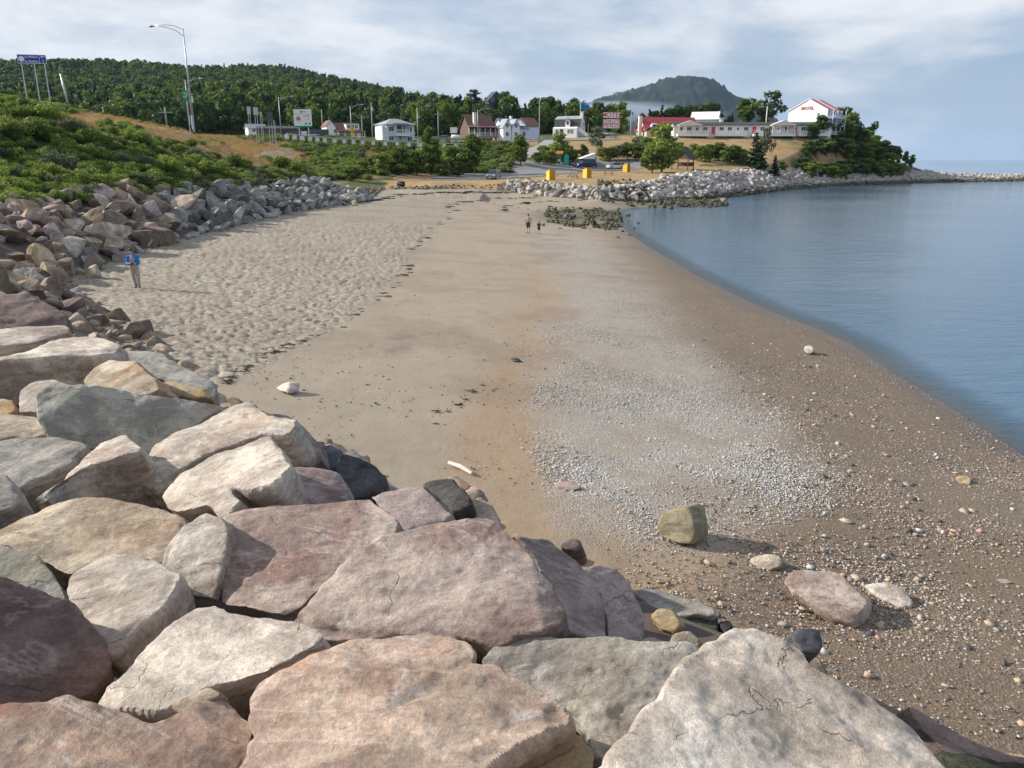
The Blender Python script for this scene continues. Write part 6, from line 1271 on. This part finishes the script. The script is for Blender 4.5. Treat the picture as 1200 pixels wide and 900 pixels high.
# ------------------------------------------------------------------ things at the parking lot
def yellow_box(px,Y,rz,label):
    q=onland(px,Y); s=thing('bin_shelter',label,'bin shelter',q,R(rz),'yellow bin shelters on the grass strip')
    w,d,h=1.3,1.1,1.8
    MB().prism([(-d/2,0),(d/2,0),(d/2,h-.32),(-d/2,h)],-w/2,-w/2+.07,'x').build('side_panel',M['yellow'],s); MB().prism([(-d/2,0),(d/2,0),(d/2,h-.32),(-d/2,h)],w/2-.07,w/2,'x').build('side_panel',M['yellow'],s)
    MB().box(-w/2+.072,w/2-.072,-d/2,-d/2+.06,0,h-.02).build('front_panel',M['ochre'],s); MB().box(-w/2+.072,w/2-.072,d/2-.06,d/2,0,h-.34).build('back_panel',M['ochre'],s)
    MB().hexa([(-w/2-.03,-d/2-.05,h+.003),(w/2+.03,-d/2-.05,h+.003),(w/2+.03,d/2+.05,h-.34),(-w/2-.03,d/2+.05,h-.34),(-w/2-.03,-d/2-.05,h+.06),(w/2+.03,-d/2-.05,h+.06),(w/2+.03,d/2+.05,h-.28),(-w/2-.03,d/2+.05,h-.28)]).build('lid',M['yellow'],s)
yellow_box(645.5,146,28,'nearest and leftmost of three yellow bin shelters on the dry grass'); yellow_box(688,156,38,'middle one of three yellow bin shelters, in front of the camper van'); yellow_box(734,183,52,'farthest and rightmost of three yellow bin shelters, beside the white car')
q=onland(650.5,196); s=thing('notice_board','pale notice board under an orange wooden roof beside the teal toilet','notice board',q,R(4))
for x in (-1.35,1.35): MB().box(x-.1,x+.1,-.1,.1,-.3,2.5).build('post',M['wood'],s)
MB().box(-1.2,1.2,-.05,.05,.7,2.2).build('board',M['offwhite'],s); MB().box(-.9,.1,-.07,-.051,1.55,2.0).build('poster',M['green'],s); MB().box(.3,1.0,-.07,-.051,1.2,2.0).build('poster',M['white'],s); gable_roof(s,3.2,1.4,2.5,.5,'orange',.2)
q=onland(663,198); s=thing('portable_toilet','teal portable toilet with paler domed roof beside the notice board','portable toilet',q,R(8))
MB().box(-.6,.6,-.6,.6,0,2.1).build('cabin',M['teal'],s); MB().box(-.42,.42,-.64,-.602,.15,2.0).build('door',M['teal'],s); MB().prism([(-.62,2.103),(.62,2.103),(.5,2.3),(0,2.42),(-.5,2.3)],-.62,.62,'y').build('roof',M['teal'],s); MB().tube([(.4,.4,2.1),(.4,.4,2.7)],.05,6).build('vent',M['white'],s)
def picnic(px,Y,rz,label):
    q=onland(px,Y); s=thing('picnic_table',label,'picnic table',q,R(rz),'picnic tables on the grass strip')
    for y in (-.3,-.1,.1,.3): MB().box(-.95,.95,y-.085,y+.085,.72,.77).build('top_board',M['wood'],s)
    for y in (-.75,.75): MB().box(-.95,.95,y-.13,y+.13,.42,.46).build('bench_board',M['wood'],s)
    for x in (-.7,.7):
        MB().hexa([(x-.03,-.7,0),(x+.03,-.7,0),(x+.03,-.6,0),(x-.03,-.6,0),(x-.03,-.2,.72),(x+.03,-.2,.72),(x+.03,-.1,.72),(x-.03,-.1,.72)]).build('leg',M['brown'],s); MB().hexa([(x-.03,.6,0),(x+.03,.6,0),(x+.03,.7,0),(x-.03,.7,0),(x-.03,.1,.72),(x+.03,.1,.72),(x+.03,.2,.72),(x-.03,.2,.72)]).build('leg',M['brown'],s); MB().box(x+.032,x+.08,-.85,.85,.34,.42).build('brace',M['brown'],s)
picnic(616,143,20,'picnic table nearest the rocks, left of the yellow bin shelters'); picnic(671,154,35,'picnic table between the nearest and the middle yellow bin shelter'); picnic(713,168,-15,'pale picnic table in front of the white car')
q=onland(470,138); s=thing('barrel_grill','squat black drum-shaped grill standing on the grass at the far left end of the beach','grill',q,0)
MB().tube([(-.65,0,.62),(.65,0,.62)],.42,12).build('drum',M['black'],s,True); [MB().box(x-.05,x+.05,-.2,.2,-.1,.4).build('leg',M['black'],s) for x in (-.45,.45)]; MB().box(-.4,.4,-.47,-.42,.6,.66).build('handle',M['galv'],s)
# vehicles
def car(px,Y,rz,label,paint='silver',L=4.5,W_=1.85,H_=1.65,name='parked_car',z=None,kind='suv',rack=False,cat='car'):
    q=onland(px,Y) if z is None else PY(px,z,Y); s=thing(name,label,cat,q+np.array([0,0,.1]),R(rz),'parked vehicles')
    a=L/2; g=.28; bh=H_*.56
    prof=[(-a,g+.1),(-a+.08,g),(a-.08,g),(a,g+.15),(a-.02,bh*.82),(a-.35,bh*.98),(-a+.15,bh),(-a,bh*.8)]
    n=len(prof); m=MB(); 
    for sy,yy in ((1,-W_/2),(1,-W_/2*.985)): pass
    m.prism(prof,-W_/2,W_/2,'y'); m.build('body',M[paint],s)
    c0,c1,c2,c3=(-a+.12,-a+.55,a*.30,a*.62) if kind=='suv' else (-a+.5,-a+1.1,a*.15,a*.52)
    m=MB(); wt=W_/2-.05; wn=W_/2-.22
    m.hexa([(c0,-wt,bh-.02),(c3,-wt,bh-.02),(c3,wt,bh-.02),(c0,wt,bh-.02),(c1-.2,-wn,H_-.06),(c2,-wn,H_-.06),(c2,wn,H_-.06),(c1-.2,wn,H_-.06)]); m.build('windows',M['glass'],s)
    MB().hexa([(c1-.3,-wn-.03,H_-.08),(c2+.08,-wn-.03,H_-.08),(c2+.08,wn+.03,H_-.08),(c1-.3,wn+.03,H_-.08),(c1-.25,-wn,H_),(c2,-wn,H_),(c2,wn,H_),(c1-.25,wn,H_)]).build('roof',M[paint],s)
    for xx in (c1+.55,):
        for sg in (-1,1): MB().hexa([(xx-.05,sg*wt-.03,bh),(xx+.05,sg*wt-.03,bh),(xx+.05,sg*wt+.03,bh),(xx-.05,sg*wt+.03,bh),(xx-.05,sg*wn-.03,H_-.06),(xx+.05,sg*wn-.03,H_-.06),(xx+.05,sg*wn+.03,H_-.06),(xx-.05,sg*wn+.03,H_-.06)]).build('pillar',M[paint],s)
    for x in (-a*.6,a*.62):
        for y in (-W_/2+.1,W_/2-.1): wh=MB().tube([(x,y-.12,.33),(x,y+.12,.33)],.34,14).build('wheel',M['black'],s); MB().tube([(x,y-.13,.33),(x,y+.13,.33)],.19,10).build('rim',M['galv'],wh)
    for y in (-W_*.36,W_*.36): MB().box(a-.06,a+.03,y-.18,y+.18,bh*.68,bh*.86).build('headlight',M['white'],s); MB().box(-a-.03,-a+.05,y-.12,y+.12,bh*.65,bh*.88).build('tail_light',M['red'],s)
    MB().box(a-.02,a+.04,-W_*.28,W_*.28,g+.15,bh*.62).build('grille',M['black'],s); MB().box(a-.01,a+.05,-.26,.26,g+.02,g+.14).build('number_plate',M['white'],s)
    if rack: MB().box(c1-.2,c2-.1,-wn*.8,wn*.8,H_+.02,H_+.2).build('roof_rack',M['black'],s)
    return s
car(578.5,153,-105,'silver-grey car parked nose toward the beach at the edge of the lot','silver')
car(721,196,-160,'white car with a roof rack parked left of the rightmost yellow bin shelter','carwhite',4.4,1.8,1.6,rack=True)
v=car(686,191,-150,'dark blue camper van with a raised white pop-top roof behind the middle yellow bin shelter','navy',5.2,2.0,2.1,'camper_van',cat='van'); 
MB().hexa([(-2.2,-.85,2.12),(1.3,-.85,2.12),(1.3,.85,2.12),(-2.2,.85,2.12),(-2.2,-.8,3.3),(1.2,-.8,2.25),(1.2,.8,2.25),(-2.2,.8,3.3)]).build('pop_top_canvas',M['bluewhite'],v); MB().hexa([(-2.4,-.95,3.32),(1.5,-.95,2.2),(1.5,.95,2.2),(-2.4,.95,3.32),(-2.4,-.95,3.45),(1.5,-.95,2.33),(1.5,.95,2.33),(-2.4,.95,3.45)]).build('pop_top_roof',M['carwhite'],v)
car(678,197,-120,'dark maroon car parked at the left of the camper van','maroonpaint',4.4,1.8,1.6)
car(519,228,170,'small grey car on the road left of the brown porch house','silver',4.3,1.75,1.45,z=165.5,kind='sedan')
car(708,255,20,'white car parked under the motel sign','carwhite',4.4,1.8,1.5,z=159,kind='sedan')
car(366,222,160,'white pickup-sized car behind the guard rail right of the white road sign','carwhite',4.6,1.9,1.8,z=166.5)
s=site(376,166,226,8,'cargo_truck','black box truck with a white cab behind the guard rail','truck'); MB().box(-3.4,2.2,-1.2,1.2,.9,3.2).build('cargo_box',M['darkgrey'],s); MB().box(-5.0,-3.5,-1.1,1.1,.5,2.7).build('cab',M['carwhite'],s); MB().box(-5.03,-5.0,-.9,.9,1.6,2.4).build('windscreen',M['glass'],s)
for x in (-4.2,-.6,1.3): 
    for y in (-1.05,1.05): MB().tube([(x,y-.15,.5),(x,y+.15,.5)],.5,12).build('wheel',M['black'],s)
s=site(532,158.5,244,0,'box_trailer','white box trailer standing left of the brown porch house','trailer'); MB().box(-.95,.95,-1.8,1.8,.6,2.2).build('box',M['white'],s); [MB().tube([(x-.1,0,.35),(x+.1,0,.35)],.35,12).build('wheel',M['black'],s) for x in (-1.08,1.08)]
s=site(534,163,240,0,'storage_tank','long white tank lying on the ground below the box trailer','tank'); MB().tube([(-1.3,0,.6),(-1.15,0,.6),(1.15,0,.6),(1.3,0,.6)],[.3,.6,.6,.3],12).build('tank_body',M['white'],s,True); MB().box(-1,1,-.4,.4,0,.1).build('cradle',M['concrete'],s)
for px,lab in ((579,'orange traffic barrel by the white house of several gables, left one'),(583.5,'orange traffic barrel by the white house of several gables, right one')):
    s=site(px,166.5,238,0,'traffic_barrel',lab,'traffic barrel'); s['group']='orange traffic barrels'; MB().tube([(0,0,0),(0,0,1.3)],[.34,.26],10).build('drum',plain('orange_plastic',(.75,.12,.03),.5),s); MB().tube([(0,0,.6),(0,0,.8)],[.325,.31],10).build('white_band',M['white'],s)
print('things',time.time()-T00)
# ------------------------------------------------------------------ people (each body one continuous surface)
def cap_(mb,a,b_,ra,rb,n=10):
    a=Vector(a);b_=Vector(b_); d=(b_-a); L=d.length; d.normalize(); pts=[a-d*ra*.95,a-d*ra*.6,a,b_,b_+d*rb*.6,b_+d*rb*.95]; mb.tube(pts,[ra*.3,ra*.8,ra,rb,rb*.8,rb*.3],n)
def chain(mb,pts,rs): 
    for i in range(len(pts)-1): cap_(mb,pts[i],pts[i+1],rs[i],rs[i+1])
def smooth_post(o,me): 
    me.polygons.foreach_set('use_smooth',np.ones(len(me.polygons),bool))
def piece(name,mb,mat,parent,vox): o=mb.build(name,mat,parent); remesh_later(o,vox,smooth_post); return o
def hand(mb,w,dirv,side,s=1):
    w=Vector(w); d=Vector(dirv).normalized(); sd=Vector(side).normalized(); palm=w+d*.09*s; cap_(mb,w,palm,.028*s,.034*s)
    cap_(mb,w+sd*.02*s,palm+sd*.022*s,.024*s,.022*s); cap_(mb,w-sd*.02*s,palm-sd*.02*s,.024*s,.02*s); n=d.cross(sd)
    for k,(o_,l) in enumerate(((-.03,.065),(-.01,.078),(.011,.073),(.031,.056))):
        p0=palm+sd*o_*s; p1=p0+(d*.85+n*.35)*l*.5*s; p2=p1+(d*.4+n*.9)*l*.5*s; chain(mb,[p0,p1,p2],[.0095*s,.009*s,.007*s])
    t0=w+sd*-.03*s+d*.03*s; chain(mb,[t0,t0+(d*.5-sd*.8)*.04*s,t0+(d*.9-sd*.7+n*.4)*.07*s],[.013*s,.011*s,.009*s])
def head(mb,c,s=1,fy=-1):
    x,y,z=c; mb.ell((x,y,z),(.076*s,.094*s,.115*s),14,12); mb.ell((x,y+fy*.03*s,z-.05*s),(.055*s,.065*s,.062*s),12,8); mb.tube([(x,y+fy*.085*s,z+.015*s),(x,y+fy*.115*s,z-.025*s)],[.010*s,.017*s],6)
    for sx in (-1,1): mb.ell((x+sx*.078*s,y+.005,z-.01*s),(.012*s,.022*s,.032*s),8,6); mb.ell((x+sx*.03*s,y+fy*.075*s,z+.012*s),(.017*s,.012*s,.012*s),6,5)
    mb.tube([(x-.025*s,y+fy*.092*s,z-.055*s),(x+.025*s,y+fy*.092*s,z-.055*s)],.010*s,6)
def eyes(parent,c,s=1,fy=-1):
    for sx in (-1,1): MB().ell((c[0]+sx*.03*s,c[1]+fy*.083*s,c[2]+.014*s),(.010*s,.008*s,.007*s),8,6).build('eye',M['black'],parent,True)
g=hit(160,337,15); g=np.array([g[0],g[1],H1(g[0],g[1])])
p=thing('person','person in bright blue jacket, pale grey trousers and dark cap standing on the sand','person',g,R(14))
b=MB(); hd=(-.045,-.02,1.565); head(b,hd); chain(b,[(-.03,.01,1.36),(-.04,0,1.5)],[.055,.05]); b.ell((-.02,.01,1.2),(.17,.11,.2),14,10); b.ell((0,0,.98),(.155,.115,.14),14,10)
LEGS=[([(-.09,0,.93),(-.075,-.01,.5),(-.02,.02,.09)],1),([(.09,0,.93),(.12,-.04,.5),(.14,-.08,.09)],1)]
for L_,_ in LEGS: chain(b,L_,[.088,.06,.042]); e=L_[-1]; chain(b,[(e[0],e[1]+.03,.05),(e[0]+.01,e[1]-.13,.04)],[.042,.036])
AR=[[(-.20,.01,1.33),(-.245,.02,1.06),(-.13,-.16,1.05)],[(.17,.01,1.33),(.215,.02,1.05),(.11,-.16,1.04)]]
for A_ in AR: chain(b,A_,[.05,.042,.03])
hand(b,(-.12,-.17,1.05),(.8,-.4,.15),(0,0,1)); hand(b,(.10,-.17,1.04),(-.8,-.4,.1),(0,0,1))
piece('body',b,M['skin'],p,.009)
b=MB(); b.ell((-.02,.03,1.2),(.215,.14,.23),16,12); b.ell((-.01,.03,1.0),(.21,.135,.2),16,12); b.ell((-.02,.02,1.36),(.17,.1,.07),12,8)
for A_ in AR: chain(b,[A_[0],A_[1],tuple(np.array(A_[1])*.15+np.array(A_[2])*.85)],[.072,.062,.047])
jk=piece('jacket',b,M['jacket'],p,.011)
b=MB(); b.ell((-.02,-.06,1.2),(.10,.09,.2),14,10); b.ell((-.01,-.06,1.03),(.11,.085,.12),12,8); piece('patterned_top',b,M['scarf'],p,.01)
b=MB(); b.ell((0,0,.94),(.17,.125,.11),14,10)
for L_,_ in LEGS: chain(b,[L_[0],L_[1],tuple(np.array(L_[2])+np.array([0,0,.03]))],[.108,.082,.066])
piece('trousers',b,M['pants'],p,.011)
for L_,_ in LEGS: e=L_[-1]; b=MB(); chain(b,[(e[0],e[1]+.04,.05),(e[0]+.01,e[1]-.15,.042)],[.052,.045]); piece('shoe',b,M['shoe'],p,.012)
b=MB(); b.ell((hd[0],hd[1]+.025,hd[2]+.02),(.09,.095,.11),14,10); b.ell((hd[0],hd[1]+.06,hd[2]-.06),(.075,.05,.08),10,8); piece('hair',b,M['hair'],p,.01)
b=MB(); b.ell((hd[0],hd[1]+.005,hd[2]+.075),(.098,.115,.065),14,10); b.tube([(hd[0],hd[1]-.09,hd[2]+.07),(hd[0],hd[1]-.19,hd[2]+.055)],[.07,.05],10); piece('cap',b,M['darkcloth'],p,.01); eyes(p,hd)
b=MB().box(-.07,.05,-.26,-.20,1.02,1.10); b.tube([(-.01,-.26,1.06),(-.01,-.30,1.06)],.028,10); o=b.build('camera',M['black'],None); o.matrix_world=p.matrix_basis.copy(); tag(o,'small black camera held at the waist by the person in the blue jacket','camera')
def figure(px,py,h,label,shirt,shorts,rz,d0=30,pose='walk',hatmat='hair'):
    g=hit(px,py,d0); p=thing('person',label,'person',(g[0],g[1],H1(g[0],g[1])+.01),R(rz)); s=h/1.72; V=lambda q:tuple(np.array(q)*s)
    b=MB(); hd=V((0,.0,1.6)); head(b,hd,s*1.0,1); chain(b,[V((0,0,1.4)),V((0,0,1.53))],[.055*s,.05*s]); b.ell(V((0,0,1.22)),(.18*s,.11*s,.22*s),14,10); b.ell(V((0,0,.97)),(.16*s,.12*s,.13*s),12,8)
    lg=[[(-.09,0,.92),(-.10,.10,.5),(-.11,.02,.09)],[(.09,0,.92),(.10,-.02,.5),(.11,-.14,.10)]]
    for L_ in lg: chain(b,[V(q) for q in L_],[.09*s,.06*s,.04*s]); e=L_[-1]; chain(b,[V((e[0],e[1]-.03,.05)),V((e[0],e[1]+.12,.04))],[.04*s,.034*s])
    ar=[[(-.2,0,1.38),(-.27,-.04,1.1),(-.27,.06,.86)],[(.2,0,1.38),(.27,.03,1.1),(.30,.10,.86)]]
    for A_ in ar: chain(b,[V(q) for q in A_],[.05*s,.04*s,.028*s]); hand(b,V(A_[2]),(0,.15,-1),(0,1,0),s)
    piece('body',b,M['skin'],p,.012)
    b=MB(); b.ell(V((0,0,1.2)),(.21*s,.14*s,.26*s),14,10); [chain(b,[V(A_[0]),V(tuple((np.array(A_[0])+np.array(A_[1]))/2))],[.07*s,.065*s]) for A_ in ar]; piece('shirt',b,M[shirt],p,.016)
    b=MB(); b.ell(V((0,0,.93)),(.19*s,.14*s,.13*s),12,8); [chain(b,[V(L_[0]),V(tuple(np.array(L_[0])*.12+np.array(L_[1])*.88))],[.11*s,.092*s]) for L_ in lg]; piece('shorts',b,M[shorts],p,.016)
    b=MB(); b.ell((hd[0],hd[1]-.015*s,hd[2]+.025*s),(.088*s,.10*s,.11*s),12,8); piece('hair',b,M[hatmat],p,.014); eyes(p,hd,s,1); 
    for L_ in lg: e=L_[-1]; b=MB(); chain(b,[V((e[0],e[1]-.04,.05)),V((e[0],e[1]+.14,.04))],[.05*s,.043*s]); piece('shoe',b,M['shoe'],p,.014)
figure(619,273.5,1.72,'adult seen from behind in a pale shirt and dark shorts walking toward the far rocks','pinkshirt','darkcloth',-8)
figure(631.5,274,1.12,'small child in dark clothes walking beside the adult on the far sand','darkcloth','darkcloth',5)
def croucher(px,py,label,cloth,rz):
    g=hit(px,py,30); p=thing('person',label,'person',(g[0],g[1],H1(g[0],g[1])+.01),R(rz)); b=MB(); hd=(0,-.38,.86); head(b,hd,1,-1); chain(b,[(0,-.24,.78),(0,-.32,.84)],[.055,.05])
    chain(b,[(0,.05,.38),(0,-.18,.70)],[.15,.13]); lg=[[(-.1,.08,.33),(-.14,-.30,.42),(-.13,-.05,.08)],[(.1,.08,.33),(.14,-.30,.42),(.13,-.05,.08)]]
    for L_ in lg: chain(b,L_,[.09,.065,.042]); e=L_[-1]; chain(b,[(e[0],e[1]+.03,.05),(e[0],e[1]-.14,.04)],[.042,.036])
    ar=[[(-.18,-.2,.70),(-.22,-.42,.5),(-.1,-.55,.28)],[(.18,-.2,.70),(.22,-.42,.5),(.1,-.55,.28)]]
    for A_ in ar: chain(b,A_,[.048,.04,.028]); hand(b,A_[2],(0,-.3,-1),(1,0,0))
    piece('body',b,M['skin'],p,.012); b=MB(); chain(b,[(0,.06,.42),(0,-.18,.69)],[.18,.165]); [chain(b,[A_[0],A_[1]],[.068,.055]) for A_ in ar]; piece('jacket',b,M[cloth],p,.016)
    b=MB(); [chain(b,[L_[0],L_[1],tuple(np.array(L_[2])+np.array([0,0,.1]))],[.11,.085,.06]) for L_ in lg]; piece('trousers',b,M['darkcloth'],p,.016); b=MB(); b.ell((0,-.36,.89),(.088,.10,.105),12,8); piece('hair',b,M['hair'],p,.014); eyes(p,hd)
    for L_ in lg: e=L_[-1]; b=MB(); chain(b,[(e[0],e[1]+.04,.05),(e[0],e[1]-.15,.042)],[.05,.044]); piece('shoe',b,M['shoe'],p,.014)
croucher(697,267,'person in dark clothes crouching at the water edge of the weedy flat','darkcloth',-60)
croucher(662.5,259,'person in blue-grey crouching among the weedy stones on the tide flat','denim',40)
flush()
dg=bpy.context.evaluated_depsgraph_get()
for o in TEXTS:
    me=bpy.data.meshes.new_from_object(o.evaluated_get(dg)); q=link('lettering',me,o.parent,tuple(o.location),tuple(o.rotation_euler)); bpy.data.objects.remove(o)
print('done',time.time()-T00)
